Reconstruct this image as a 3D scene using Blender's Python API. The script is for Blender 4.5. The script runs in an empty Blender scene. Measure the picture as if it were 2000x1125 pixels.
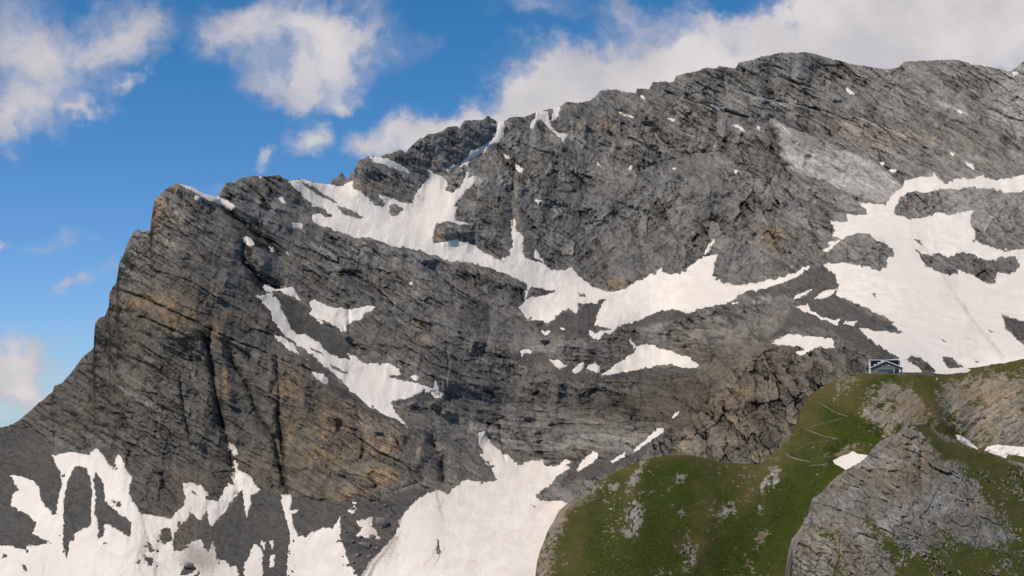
import bpy, math, random, time
import numpy as np
from mathutils import Vector
T0 = time.time()
# ---------------------------------------------------------------- camera, sky, sun, exposure
SC = bpy.context.scene
COL = SC.collection
W, H = 2000.0, 1125.0
HFOV = math.radians(40.0)
F = W / 2 / math.tan(HFOV / 2)
PITCH = math.radians(5.0)
cam_d = bpy.data.cameras.new('camera')
cam = bpy.data.objects.new('camera', cam_d)
COL.objects.link(cam)
cam.location = (0, 0, 0)
cam.rotation_euler = (math.radians(90) + PITCH, 0, 0)
cam_d.sensor_width = 36
cam_d.angle = HFOV
cam_d.clip_start = 1
cam_d.clip_end = 60000
SC.camera = cam

SUN_EL = math.radians(55)
SUN_AZ = math.radians(-128)          # clockwise from +Y (the view direction): behind and left of the camera
SUN_DIR = Vector((math.sin(SUN_AZ) * math.cos(SUN_EL), math.cos(SUN_AZ) * math.cos(SUN_EL), math.sin(SUN_EL)))
sd_ = bpy.data.lights.new('sun', 'SUN')
sd_.energy = 3.5
sd_.angle = math.radians(1.2)
sd_.color = (1.0, 0.885, 0.745)
sun = bpy.data.objects.new('sun', sd_)
COL.objects.link(sun)
sun.rotation_euler = SUN_DIR.to_track_quat('Z', 'Y').to_euler()
SC.view_settings.view_transform = 'Standard'
SC.view_settings.look = 'None'
SC.view_settings.gamma = 1
SC.view_settings.exposure = 0.0


class NT:
    """small helper to write node trees"""
    def __init__(s, tree):
        s.t = tree; s.n = tree.nodes; s.l = tree.links
    def node(s, typ, **kw):
        n = s.n.new(typ)
        for k, v in kw.items():
            setattr(n, k, v)
        return n
    def put(s, sock, v):
        if hasattr(v, 'is_output') or isinstance(v, bpy.types.NodeSocket):
            s.l.new(v, sock)
        else:
            sock.default_value = v
    def math(s, op, a, b=0.0, c=None, clamp=False):
        n = s.node('ShaderNodeMath', operation=op, use_clamp=clamp)
        s.put(n.inputs[0], a); s.put(n.inputs[1], b)
        if c is not None: s.put(n.inputs[2], c)
        return n.outputs[0]
    def vmath(s, op, a, b=(0, 0, 0), out=0):
        n = s.node('ShaderNodeVectorMath', operation=op)
        s.put(n.inputs[0], a); s.put(n.inputs[1], b)
        return n.outputs[out]
    def mix(s, f, a, b, blend='MIX'):
        n = s.node('ShaderNodeMix', data_type='RGBA', blend_type=blend)
        s.put(n.inputs[0], f)
        s.put(n.inputs[6], a if not isinstance(a, tuple) or len(a) == 4 else a + (1,))
        s.put(n.inputs[7], b if not isinstance(b, tuple) or len(b) == 4 else b + (1,))
        return n.outputs[2]
    def mr(s, v, a, b, c=0.0, d=1.0, smooth=True):
        n = s.node('ShaderNodeMapRange', interpolation_type='SMOOTHSTEP' if smooth else 'LINEAR')
        s.put(n.inputs[0], v)
        for i, x in enumerate((a, b, c, d)): n.inputs[i + 1].default_value = x
        return n.outputs[0]
    def noise(s, vec, scale, detail=6, rough=0.55, dist=0.0, color=False):
        n = s.node('ShaderNodeTexNoise')
        s.put(n.inputs['Vector'], vec)
        n.inputs['Scale'].default_value = scale; n.inputs['Detail'].default_value = detail
        n.inputs['Roughness'].default_value = rough; n.inputs['Distortion'].default_value = dist
        return n.outputs[1 if color else 0]
    def attr(s, name):
        n = s.node('ShaderNodeAttribute', attribute_name=name)
        return n
    def sep(s, v):
        n = s.node('ShaderNodeSeparateXYZ'); s.put(n.inputs[0], v)
        return n.outputs


def raydir(u, v):
    xc = (u - W / 2) / F; zc = (H / 2 - v) / F
    return (xc, math.cos(PITCH) - zc * math.sin(PITCH), math.sin(PITCH) + zc * math.cos(PITCH))


# ---- sky with clouds hung at fixed bearings of the sky
world = bpy.data.worlds.new('World'); SC.world = world
world.use_nodes = True
wt = NT(world.node_tree)
for n in list(wt.n): wt.n.remove(n)
sky = wt.node('ShaderNodeTexSky', sky_type='NISHITA')
sky.sun_disc = False
sky.sun_elevation = SUN_EL; sky.sun_rotation = SUN_AZ
sky.altitude = 2600; sky.air_density = 1.0; sky.dust_density = 0.4; sky.ozone_density = 1.6
geo = wt.node('ShaderNodeTexCoord').outputs['Generated']
sx, sy, sz = wt.sep(geo)
yy = wt.math('MAXIMUM', sy, 0.08)
cx = wt.node('ShaderNodeCombineXYZ')
wt.put(cx.inputs[0], wt.math('DIVIDE', sx, yy)); wt.put(cx.inputs[1], wt.math('DIVIDE', sz, yy))
P = cx.outputs[0]
wn = wt.noise(P, 14.0, 7, 0.62, 0.0, True)
wn = wt.vmath('SCALE', wt.vmath('SUBTRACT', wn, (0.5, 0.5, 0.5)), (0, 0, 0)); wn.node.inputs[3].default_value = 0.10
PW = wt.vmath('ADD', P, wn)
PW = wt.vmath('MULTIPLY', PW, (1, 1, 0))
CL = [  # centre u, v, radii, amount (bearing and elevation of each cloud puff)
    (40, 60, 120, 130, .9), (40, 200, 130, 80, 1.1), (160, 110, 150, 100, .85), (250, 45, 105, 80, .85), (185, 195, 55, 30, .7),
    (440, 60, 95, 85, .85), (580, 50, 170, 115, .9), (700, 80, 130, 110, .85), (520, 150, 110, 60, .6), (620, 150, 150, 60, .45),
    (595, 250, 66, 52, 1.15), (514, 288, 30, 24, 1.0), (680, 180, 60, 26, .6), (262, 148, 34, 26, .75), (850, 65, 60, 28, .3),
    (1040, 190, 130, 110, .9), (1250, 150, 230, 100, 1.3), (1500, 130, 300, 100, 1.5), (1850, 90, 420, 170, 1.6), (1050, 260, 260, 90, 1.4),
    (900, 235, 170, 60, 1.0), (800, 265, 130, 55, .85), (720, 285, 80, 34, .6), (960, 200, 120, 60, .7), (1240, 30, 120, 70, .75), (1040, 25, 130, 50, .5), (1420, 30, 120, 50, .75), (1620, 20, 220, 80, 1.1),
    (2000, 0, 400, 120, 1.5), (1400, 100, 90, 50, .6),
    (35, 700, 120, 70, 1.5), (20, 760, 150, 45, 1.0), (8, 457, 34, 24, 1.3), (110, 480, 90, 28, .42), (190, 525, 50, 20, .5), (145, 552, 34, 24, .9),
    (440, 345, 60, 26, .3), (20, 810, 120, 30, .45)]
acc = None
for (u, v, ru, rv, amt) in CL:
    d = raydir(u, v); c = (d[0] / d[1], d[2] / d[1], 0)
    q = wt.vmath('MULTIPLY', wt.vmath('SUBTRACT', PW, c), (F / ru / 1.25, F / rv / 1.25, 0))
    ln = wt.vmath('LENGTH', q, out=1)
    m = wt.mr(ln, 0.0, 1.0, amt, 0.0)
    acc = m if acc is None else wt.math('ADD', acc, m)
n1 = wt.noise(PW, 22.0, 8, 0.6)
n2 = wt.noise(P, 6.0, 5, 0.55)
dens = wt.math('ADD', acc, wt.math('MULTIPLY', wt.math('SUBTRACT', n1, 0.5), wt.math('MULTIPLY', wt.math('MINIMUM', acc, 1.0), 2.3)))
dens = wt.mr(dens, 0.05, 1.2, 0.0, 0.97)
shade = wt.mr(wt.noise(wt.vmath('ADD', P, (0.0, 0.02, 0)), 9.0, 5, 0.55), 0.36, 0.62, 0.0, 1.0)
thick = wt.mr(acc, 0.5, 1.5, 0.0, 1.0)
ccol = wt.mix(thick, (5.6, 5.55, 6.4), (7.9, 7.45, 7.35))
ccol = wt.mix(wt.math('MULTIPLY', wt.math('SUBTRACT', 1.0, shade), 0.55), ccol, (4.6, 4.5, 5.1))
tint = wt.mix(wt.mr(sz, .03, .30), (.62, .86, 1.2), (.32, .88, 1.18))
skyc = wt.mix(1.0, sky.outputs[0], tint, 'MULTIPLY')
fin = wt.mix(dens, skyc, ccol)
bg = wt.node('ShaderNodeBackground'); bg.inputs[1].default_value = 0.095
wt.l.new(fin, bg.inputs[0])
wo = wt.node('ShaderNodeOutputWorld'); wt.l.new(bg.outputs[0], wo.inputs[0])

# ---------------------------------------------------------------- noise
rs = np.random.RandomState(7)
TAB = rs.rand(512, 512).astype(np.float32)

def vn(x, y, s=0):
    x = x + 37.13 * s; y = y + 91.7 * s
    xi = np.floor(x); yi = np.floor(y)
    fx = (x - xi).astype(np.float32); fy = (y - yi).astype(np.float32)
    xi = xi.astype(np.int64); yi = yi.astype(np.int64)
    fx = fx * fx * (3 - 2 * fx); fy = fy * fy * (3 - 2 * fy)
    x0 = (xi + s * 17) & 511; x1 = (x0 + 1) & 511; y0 = (yi + s * 31) & 511; y1 = (y0 + 1) & 511
    a = TAB[x0, y0]; b = TAB[x1, y0]; c = TAB[x0, y1]; d = TAB[x1, y1]
    return (a + (b - a) * fx) * (1 - fy) + (c + (d - c) * fx) * fy

def fbm(x, y, s=0, o=4, g=0.5):
    t = 0; a = 1.0; n = 0; ca, sa = 0.8, 0.6
    for k in range(o):
        t = t + a * (vn(x, y, s + k * 5) - 0.5); n += a; a *= g
        x, y = (x * ca - y * sa) * 2.03 + 5.2, (x * sa + y * ca) * 2.03 + 1.3
    return t / n * 2          # about -1..1

def fbma(x, y, s=0, o=4, g=0.5):
    """octaves without turning: keeps the grain of a stretched noise"""
    t = 0; a = 1.0; n = 0
    for k in range(o):
        t = t + a * (vn(x, y, s + k * 5) - 0.5); n += a; a *= g
        x, y = x * 2.07 + 5.2, y * 2.07 + 1.3
    return t / n * 2

def rdg(x, y, s=0, o=4, g=0.5, turn=False):
    t = 0; a = 1.0; n = 0; ca, sa = 0.8, 0.6
    for k in range(o):
        t = t + a * (1 - np.abs(2 * vn(x, y, s + k * 5) - 1)); n += a; a *= g
        if turn: x, y = (x * ca - y * sa) * 2.03 + 5.2, (x * sa + y * ca) * 2.03 + 1.3
        else: x, y = x * 2.07 + 5.2, y * 2.07 + 1.3
    return t / n              # 0..1

def cells(x, y, s=0):
    """broken-rock facets: each cell its own height and tilt; also the distance to the nearest joint"""
    xi = np.floor(x).astype(np.int64); yi = np.floor(y).astype(np.int64)
    f1 = np.full(x.shape, 9, np.float32); f2 = f1.copy(); h = np.zeros(x.shape, np.float32)
    for i in (-1, 0, 1):
        for j in (-1, 0, 1):
            a = (xi + i + s * 13) & 511; b = (yi + j + s * 29) & 511
            dx = (xi + i + TAB[a, b] - x).astype(np.float32); dy = (yi + j + TAB[b, (a + 77) & 511] - y).astype(np.float32)
            d = dx * dx + dy * dy
            hv = TAB[(a + 19) & 511, (b + 5) & 511] - .5 + dx * (TAB[(a + 101) & 511, b] - .5) * 1.6 + dy * (TAB[a, (b + 203) & 511] - .5) * 1.6
            n = d < f1
            f2 = np.where(n, f1, np.minimum(f2, d)); h = np.where(n, hv, h); f1 = np.where(n, d, f1)
    return h, np.sqrt(f2) - np.sqrt(f1)

def ss(x, a, b):
    t = np.clip((x - a) / (b - a), 0, 1)
    return t * t * (3 - 2 * t)

def poly_sd(u, v, pts):
    """signed distance to a closed outline, positive inside"""
    d2 = np.full(u.shape, 1e12, np.float32); ins = np.zeros(u.shape, bool)
    n = len(pts)
    for i in range(n):
        x0, y0 = pts[i]; x1, y1 = pts[(i + 1) % n]
        ex, ey = x1 - x0, y1 - y0
        L = ex * ex + ey * ey + 1e-9
        t = np.clip(((u - x0) * ex + (v - y0) * ey) / L, 0, 1)
        d2 = np.minimum(d2, (u - x0 - t * ex) ** 2 + (v - y0 - t * ey) ** 2)
        if y0 != y1:
            c = ((y0 > v) != (y1 > v)) & (u < (x1 - x0) * (v - y0) / (y1 - y0) + x0)
            ins ^= c
    d = np.sqrt(d2)
    return np.where(ins, d, -d)

def line_d(u, v, pts):
    d2 = np.full(u.shape, 1e12, np.float32)
    for (x0, y0), (x1, y1) in zip(pts[:-1], pts[1:]):
        ex, ey = x1 - x0, y1 - y0
        t = np.clip(((u - x0) * ex + (v - y0) * ey) / (ex * ex + ey * ey + 1e-9), 0, 1)
        d2 = np.minimum(d2, (u - x0 - t * ex) ** 2 + (v - y0 - t * ey) ** 2)
    return np.sqrt(d2)

def region(u, v, pts, soft=6.0, grow=0.0):
    """0..1 cover of an outline, evaluated only near it"""
    xs = [p[0] for p in pts]; ys = [p[1] for p in pts]
    m = (u > min(xs) - 3 * soft) & (u < max(xs) + 3 * soft) & (v > min(ys) - 3 * soft) & (v < max(ys) + 3 * soft)
    out = np.zeros(u.shape, np.float32)
    if m.any():
        out[m] = ss(poly_sd(u[m], v[m], pts) + grow, -soft, soft)
    return out

def C(o, s, *p):
    """points read in an enlarged view: origin o, scale s"""
    return [(o[0] + x / s, o[1] + y / s) for x, y in p]

K = 2.813
c1 = (0, 300); c2 = (0, 725); c3 = (650, 180); c4 = (650, 725); c5 = (1300, 725); c6 = (1300, 325); c7 = (1300, 60)
b1 = (650, 480); b2 = (350, 520); KB = 3.516

def tps(ctrl, u, v):
    """smooth surface through sparse survey points"""
    A = np.array(ctrl, float); x = A[:, 0] / 500; y = A[:, 1] / 500; z = A[:, 2]
    n = len(A)
    r2 = (x[:, None] - x) ** 2 + (y[:, None] - y) ** 2
    Km = 0.5 * r2 * np.log(r2 + 1e-12) + 0.0006 * np.eye(n)
    Pm = np.stack([np.ones(n), x, y], 1)
    M = np.block([[Km, Pm], [Pm.T, np.zeros((3, 3))]])
    w = np.linalg.solve(M, np.concatenate([z, np.zeros(3)]))
    U = (u / 500).astype(np.float32).ravel(); V = (v / 500).astype(np.float32).ravel()
    out = (w[n] + w[n + 1] * U + w[n + 2] * V).astype(np.float32)
    for i in range(n):
        r = (U - np.float32(x[i])) ** 2 + (V - np.float32(y[i])) ** 2
        out += np.float32(0.5 * w[i]) * r * np.log(r + np.float32(1e-12))
    return out.reshape(u.shape)

# ---------------------------------------------------------------- meshes from grids
def to_world(u, v, D):
    xc = (u - W / 2) / F; zc = (H / 2 - v) / F
    return np.stack([D * xc, D * (math.cos(PITCH) - zc * math.sin(PITCH)), D * (math.sin(PITCH) + zc * math.cos(PITCH))], -1)

def make_mesh(name, co, faces, mat, attrs=None, smooth=True):
    me = bpy.data.meshes.new(name)
    n = len(co); nf = len(faces)
    me.vertices.add(n); me.vertices.foreach_set('co', np.ascontiguousarray(co, np.float32).ravel())
    me.loops.add(nf * 4); me.loops.foreach_set('vertex_index', np.ascontiguousarray(faces, np.int32).ravel())
    me.polygons.add(nf); me.polygons.foreach_set('loop_start', np.arange(0, nf * 4, 4, dtype=np.int32))
    me.update(calc_edges=True)
    me.polygons.foreach_set('use_smooth', np.full(nf, smooth, bool))
    for k, a in (attrs or {}).items():
        if a.ndim == 1:
            at = me.attributes.new(k, 'FLOAT', 'POINT'); at.data.foreach_set('value', a.astype(np.float32))
        else:
            at = me.attributes.new(k, 'FLOAT_COLOR', 'POINT')
            c = np.ones((n, 4), np.float32); c[:, :3] = a
            at.data.foreach_set('color', c.ravel())
    me.materials.append(mat)
    o = bpy.data.objects.new(name, me); COL.objects.link(o)
    return o

def quads(nr, nc):
    i = np.arange(nr * nc).reshape(nr, nc)
    return np.stack([i[:-1, :-1], i[1:, :-1], i[1:, 1:], i[:-1, 1:]], -1)

class Layer:
    def __init__(s, sil, bot, ulist, nrows, crest_noise):
        s.u1 = np.array(ulist, np.float32)
        sil = np.array(sil, float); bot = np.array(bot, float)
        s.top = np.interp(s.u1, sil[:, 0], sil[:, 1]) + crest_noise(s.u1)
        s.bot = np.interp(s.u1, bot[:, 0], bot[:, 1])
        s.nr = nrows
        t = np.linspace(0, 1, nrows)[:, None]
        s.U = np.repeat(s.u1[None, :], nrows, 0).astype(np.float32)
        uu = np.linspace(s.u1[0], s.u1[-1], 1200); tt = np.interp(uu, s.u1, s.top)
        kw = np.exp(-(np.linspace(-3, 3, 61)) ** 2 / 2); kw /= kw.sum()
        sm = np.interp(s.u1, uu, np.convolve(np.pad(tt, 30, 'edge'), kw, 'valid'))
        hh = (s.bot - sm)[None, :] * t
        s.V = (sm[None, :] + hh + (s.top - sm)[None, :] * np.exp(-hh / 70.0)).astype(np.float32)
        s.h = s.V - s.top[None, :]
    def build(s, name, D, mat, attrs, back=((6, .3), (25, .6), (80, .8), (200, .9), (500, 1.0))):
        s.D = D
        co = to_world(s.U, s.V, D)
        rows = [co]
        crest = co[0:1]
        ext = []
        for dist, sl in reversed(back):
            e = crest.copy(); e[..., 1] += dist; e[..., 2] -= dist * sl
            e[..., 0] += e[..., 0] / np.maximum(e[..., 1], 1) * dist * 0.5
            ext.append(e)
        allc = np.concatenate(ext + rows, 0)
        k = len(back)
        at = {}
        for a, arr in attrs.items():
            at[a] = np.concatenate([np.repeat(arr[0:1], k, 0), arr], 0).reshape((-1,) + arr.shape[2:])
        nr, nc = allc.shape[:2]
        f = quads(nr, nc).reshape(-1, 4)
        return make_mesh(name, allc.reshape(-1, 3), f, mat, at)
    def depth(s, u, v):
        j = np.clip(np.searchsorted(s.u1, u), 1, len(s.u1) - 1)
        fu = (u - s.u1[j - 1]) / (s.u1[j] - s.u1[j - 1])
        r = []
        for jj in (j - 1, j):
            i = int(np.clip(np.searchsorted(s.V[:, jj], v) - 1, 0, s.nr - 2))
            ft = min(max((v - s.V[i, jj]) / (s.V[i + 1, jj] - s.V[i, jj]), 0), 1)
            r.append(s.D[i, jj] * (1 - ft) + s.D[i + 1, jj] * ft)
        return r[0] * (1 - fu) + r[1] * fu
    def pt(s, u, v, lift=0.0):
        d = float(s.depth(u, v)) - lift
        return Vector(to_world(np.float64(u), np.float64(v), d))

# ---------------------------------------------------------------- materials
def new_mat(name):
    m = bpy.data.materials.new(name); m.use_nodes = True
    t = NT(m.node_tree)
    b = t.n['Principled BSDF']
    b.inputs['Specular IOR Level'].default_value = 0.06
    b.inputs['Roughness'].default_value = 0.9
    return m, t, b

def rock_material(name, base, warm, ochre, pale, scree, grass, dark, texscale=1.0, bump=1.0, fine=1.0):
    m, t, b = new_mat(name)
    pos = t.node('ShaderNodeNewGeometry').outputs['Position']
    A = t.sep(t.attr('cover').outputs['Color']); B = t.sep(t.attr('ground').outputs['Color'])
    tone = t.attr('tone').outputs['Fac']
    wrm = t.attr('warm').outputs['Fac']
    n_big = t.noise(pos, 0.012 * texscale, 5, .6)
    n_mid = t.noise(pos, 0.11 * texscale, 6, .65)
    n_fin = t.noise(pos, 0.55 * texscale, 5, .7)
    col = t.mix(wrm, base, warm)
    col = t.mix(t.mr(n_big, .35, .65), col, t.mix(1.0, col, (1.22, 1.16, 1.08), 'MULTIPLY'))
    col = t.mix(t.math('MULTIPLY', A[0], t.mr(n_mid, .3, .6)), col, ochre)
    col = t.mix(t.math('MULTIPLY', A[1], t.mr(n_mid, .18, .5)), col, pale)
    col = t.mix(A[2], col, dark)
    k = t.math('ADD', t.math('MULTIPLY', tone, 1.0), 0.0)
    k = t.math('MULTIPLY', k, t.mr(n_fin, .25, .75, 1 - .38 * fine, 1 + .38 * fine, False))
    k = t.math('MULTIPLY', k, t.mr(n_mid, .25, .75, .82, 1.18, False))
    sc = t.node('ShaderNodeCombineXYZ')
    for i in range(3): t.put(sc.inputs[i], k)
    col = t.mix(1.0, col, sc.outputs[0], 'MULTIPLY')
    sccol = t.mix(t.mr(t.noise(pos, 0.35 * texscale, 6, .8), .38, .66), tuple(x * .8 for x in scree), tuple(x * 1.22 for x in scree))
    sccol = t.mix(t.mr(t.noise(pos, 0.035 * texscale, 4, .6), .4, .62), sccol, t.mix(1.0, sccol, (1.16, 1.10, 1.0), 'MULTIPLY'))
    sccol = t.mix(.6, sccol, t.mix(1.0, sccol, sc.outputs[0], 'MULTIPLY'))
    col = t.mix(B[0], col, sccol)
    gn = t.noise(pos, 0.22 * texscale, 6, .7)
    g2 = t.noise(pos, 0.03 * texscale, 5, .6)
    gc = t.mix(t.mr(gn, .3, .7), tuple(x * .62 for x in grass), tuple(x * 1.4 for x in grass))
    gc = t.mix(t.math('MULTIPLY', B[2], t.mr(gn, .25, .6, .5, 1.0)), gc, (0.108, 0.088, 0.028))
    gm = t.mr(t.math('ADD', B[1], t.math('MULTIPLY', t.math('SUBTRACT', gn, .5), 1.5)), .42, .62)
    col = t.mix(gm, col, gc)
    t.l.new(col, b.inputs['Base Color'])
    bn = t.node('ShaderNodeBump')
    bn.inputs['Strength'].default_value = 0.75 * bump; bn.inputs['Distance'].default_value = 1.2 / texscale
    hh = t.math('ADD', t.math('MULTIPLY', n_fin, .6), t.noise(pos, 1.6 * texscale, 4, .7))
    t.put(bn.inputs['Height'], hh)
    t.l.new(bn.outputs[0], b.inputs['Normal'])
    return m

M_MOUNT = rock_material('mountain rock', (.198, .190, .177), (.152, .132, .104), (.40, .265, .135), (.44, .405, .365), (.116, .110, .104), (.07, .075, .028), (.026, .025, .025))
M_HILL = rock_material('hillside turf and rock', (.22, .20, .17), (.25, .20, .14), (.30, .20, .11), (.36, .35, .33), (.16, .12, .07), (.043, .057, .0085), (.03, .03, .025), texscale=3.2, bump=.8)
M_KNOB = rock_material('foreground rock', (.178, .170, .152), (.205, .170, .125), (.30, .21, .125), (.36, .345, .32), (.2, .16, .1), (.052, .064, .012), (.04, .038, .035), texscale=4.2, bump=1.0, fine=1.1)

def snow_material(name='old snow'):
    m, t, b = new_mat(name)
    pos = t.node('ShaderNodeNewGeometry').outputs['Position']
    mp = t.node('ShaderNodeMapping'); t.put(mp.inputs['Vector'], pos); mp.inputs['Scale'].default_value = (1, .35, .35)
    dirt = t.attr('dirt').outputs['Fac']
    n1 = t.noise(mp.outputs[0], 0.07, 7, .68, .6); n2 = t.noise(pos, .25, 6, .75)
    n3 = t.noise(mp.outputs[0], 0.012, 4, .6)
    col = t.mix(t.mr(n1, .36, .66), (.86, .79, .70), (.755, .675, .585))
    col = t.mix(t.mr(n3, .42, .66, 0, .7), col, (.77, .69, .60))
    dm = t.mr(t.math('ADD', dirt, t.math('MULTIPLY', t.math('SUBTRACT', n2, .5), .9)), .18, .9, 0, .8)
    dm = t.math('MULTIPLY', dm, t.mr(dirt, 0, .1))
    col = t.mix(dm, col, (.30, .26, .225))
    t.l.new(col, b.inputs['Base Color'])
    b.inputs['Roughness'].default_value = .75
    bn = t.node('ShaderNodeBump'); bn.inputs['Strength'].default_value = .5; bn.inputs['Distance'].default_value = 2.0
    t.put(bn.inputs['Height'], t.math('ADD', n1, t.math('MULTIPLY', n2, .5))); t.l.new(bn.outputs[0], b.inputs['Normal'])
    return m
M_SNOW = snow_material()

ORD = ['leftmost', 'second from the left', 'third from the left', 'fourth from the left', 'fifth from the left', 'sixth from the left', 'seventh from the left', 'eighth from the left', 'ninth from the left', 'tenth from the left', 'eleventh from the left', 'twelfth from the left', 'thirteenth from the left', 'fourteenth from the left', 'fifteenth from the left', 'sixteenth from the left', 'seventeenth from the left', 'eighteenth from the left']
def ordinal_labels(items, what):
    """items: list of (u, object); names each by its place counted from the left"""
    items = sorted(items, key=lambda t_: t_[0])
    for k, (u_, o_) in enumerate(items):
        o_['label'] = what + ', ' + ('rightmost' if k == len(items) - 1 and k > 0 else ORD[min(k, 17)])
# ---------------------------------------------------------------- the mountain: crest line and survey depths
SIL = [(-320, 945), (-150, 890), (-60, 858), (0, 833), (14, 832), (36, 821), (64, 796), (89, 775), (103, 764), (106, 753), (121, 748), (137, 729), (160, 698), (178, 684), (183, 677), (185, 634), (194, 620), (204, 618), (213, 597), (214, 570), (227, 552), (233, 513), (242, 495), (249, 474), (259, 455), (270, 446), (279, 453), (293, 451), (295, 428), (302, 392), (309, 382), (327, 366), (345, 357), (352, 358), (373, 364), (398, 378), (424, 384), (432, 373), (441, 356), (459, 357), (466, 348), (498, 343), (544, 343), (565, 352), (587, 350), (604, 353), (629, 359), (645, 357), (652, 346), (660, 344), (668, 335), (674, 346), (681, 349), (685, 338), (690, 337), (696, 315), (718, 305), (742, 304), (757, 301), (782, 293), (792, 296), (817, 272), (835, 262), (863, 256), (874, 246), (899, 245), (906, 235), (924, 232), (941, 233), (952, 224), (972, 236), (984, 235), (1002, 228), (1027, 226), (1048, 218), (1069, 214), (1094, 208), (1109, 196), (1130, 201), (1148, 196), (1165, 187), (1171, 177), (1200, 175), (1240, 182), (1246, 172), (1268, 173), (1275, 160), (1300, 159), (1315, 160), (1321, 147), (1340, 140), (1360, 137), (1380, 129), (1398, 133), (1405, 128), (1435, 134), (1442, 122), (1470, 116), (1500, 107), (1520, 103), (1575, 101), (1600, 107), (1635, 117), (1675, 127), (1730, 135), (1755, 131), (1765, 120), (1800, 119), (1850, 116), (1875, 117), (1900, 125), (1935, 130), (1975, 139), (1990, 127), (2000, 119), (2100, 90), (2330, 60)]
CTRL = [(-300, 1000, 1500), (-300, 1300, 1100), (0, 833, 1500), (0, 950, 1430), (0, 1125, 1230), (0, 1300, 1080), (105, 757, 1480), (180, 690, 1500), (213, 600, 1530), (250, 475, 1590), (300, 395, 1640), (345, 359, 1670),
 (350, 500, 1560), (300, 700, 1450), (300, 850, 1390), (150, 850, 1420), (250, 950, 1330), (250, 1125, 1170), (250, 1300, 1040), (450, 600, 1540), (450, 800, 1430), (450, 950, 1360), (500, 1125, 1190), (600, 720, 1500), (600, 850, 1420), (600, 950, 1370), (620, 1125, 1190), (750, 900, 1385), (740, 980, 1330), (720, 1080, 1220),
 (440, 400, 1715), (500, 345, 1810), (500, 480, 1665), (550, 565, 1640), (600, 650, 1590), (700, 730, 1540), (790, 820, 1470), (850, 765, 1560), (600, 500, 1730), (700, 560, 1715), (800, 550, 1760), (650, 610, 1650), (750, 650, 1640),
 (650, 440, 1820), (650, 370, 1930), (750, 470, 1840), (760, 400, 1960), (740, 310, 2010), (830, 370, 2040), (850, 262, 2110), (880, 450, 1930), (850, 490, 1880), (960, 230, 2210), (950, 320, 2140), (930, 400, 2020), (920, 470, 1950),
 (1000, 500, 1960), (1090, 212, 2310), (1100, 350, 2180), (1100, 500, 2040), (1200, 570, 1960), (1300, 540, 1990), (1250, 300, 2280), (1300, 162, 2420), (1200, 178, 2380), (1400, 400, 2150), (1400, 500, 2020), (1450, 122, 2520), (1550, 102, 2560), (1700, 132, 2580), (1850, 118, 2560), (2000, 122, 2500), (2300, 70, 2500),
 (1500, 250, 2380), (1550, 400, 2090), (1500, 550, 1860), (1650, 250, 2400), (1650, 400, 2060), (1760, 340, 2180), (1900, 330, 2150), (2000, 330, 2150), (1800, 420, 1950), (1900, 420, 1920), (1700, 480, 1780), (1850, 500, 1710), (2000, 480, 1760), (1650, 540, 1660), (1850, 600, 1450), (2000, 600, 1450), (1850, 710, 1160), (2000, 700, 1160), (2300, 700, 1150), (2300, 400, 1950), (1700, 650, 1300),
 (1100, 580, 1900), (1000, 540, 1900), (1200, 620, 1840), (1050, 620, 1820), (1350, 600, 1830), (1100, 660, 1750), (1000, 680, 1730), (900, 600, 1760), (900, 700, 1670), (1000, 760, 1680), (1200, 700, 1740), (1350, 690, 1720), (1270, 760, 1650), (1150, 830, 1600), (1300, 800, 1540), (950, 850, 1560), (1000, 900, 1510), (1150, 900, 1480), (1080, 980, 1370), (900, 960, 1390), (870, 1125, 1130), (1000, 1125, 1110), (900, 1250, 1020),
 (1200, 915, 1330), (1300, 860, 1250), (1390, 760, 1290), (1400, 850, 1130), (1500, 700, 1330), (1500, 820, 1080), (1600, 690, 1240), (1600, 760, 1080), (1690, 720, 1050), (1580, 620, 1500), (1500, 900, 1000), (1300, 950, 1150), (1200, 1100, 1080), (850, 850, 1480), (800, 900, 1400), (870, 900, 1450), (2000, 900, 1000), (1700, 900, 980)]

def frange(a, b, s): return list(np.arange(a, b, s))
QS = 1.55
cn = lambda u: (3.2 + 2.2 * ss(u, 700, 760) * (1 - ss(u, 1500, 1560))) * fbm(u / 22, u * 0 + .5, 3, 5, .68) * (1 - .6 * ss(u, 345, 350) * (1 - ss(u, 420, 430))) + 2.4 * (np.abs(fbm(u / 9, u * 0, 9, 3, .6)))
MT = Layer(SIL, [(-320, 1340), (1000, 1300), (1200, 1180), (1400, 1040), (1600, 960), (2330, 900)],
           frange(-320, -4, 7) + frange(0, 2002, QS) + frange(2006, 2330, 7), 600, cn)
U, V, HH = MT.U, MT.V, MT.h
print('grid', U.shape, round(time.time() - T0, 1))
BASE = tps(CTRL, U, V)

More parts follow.
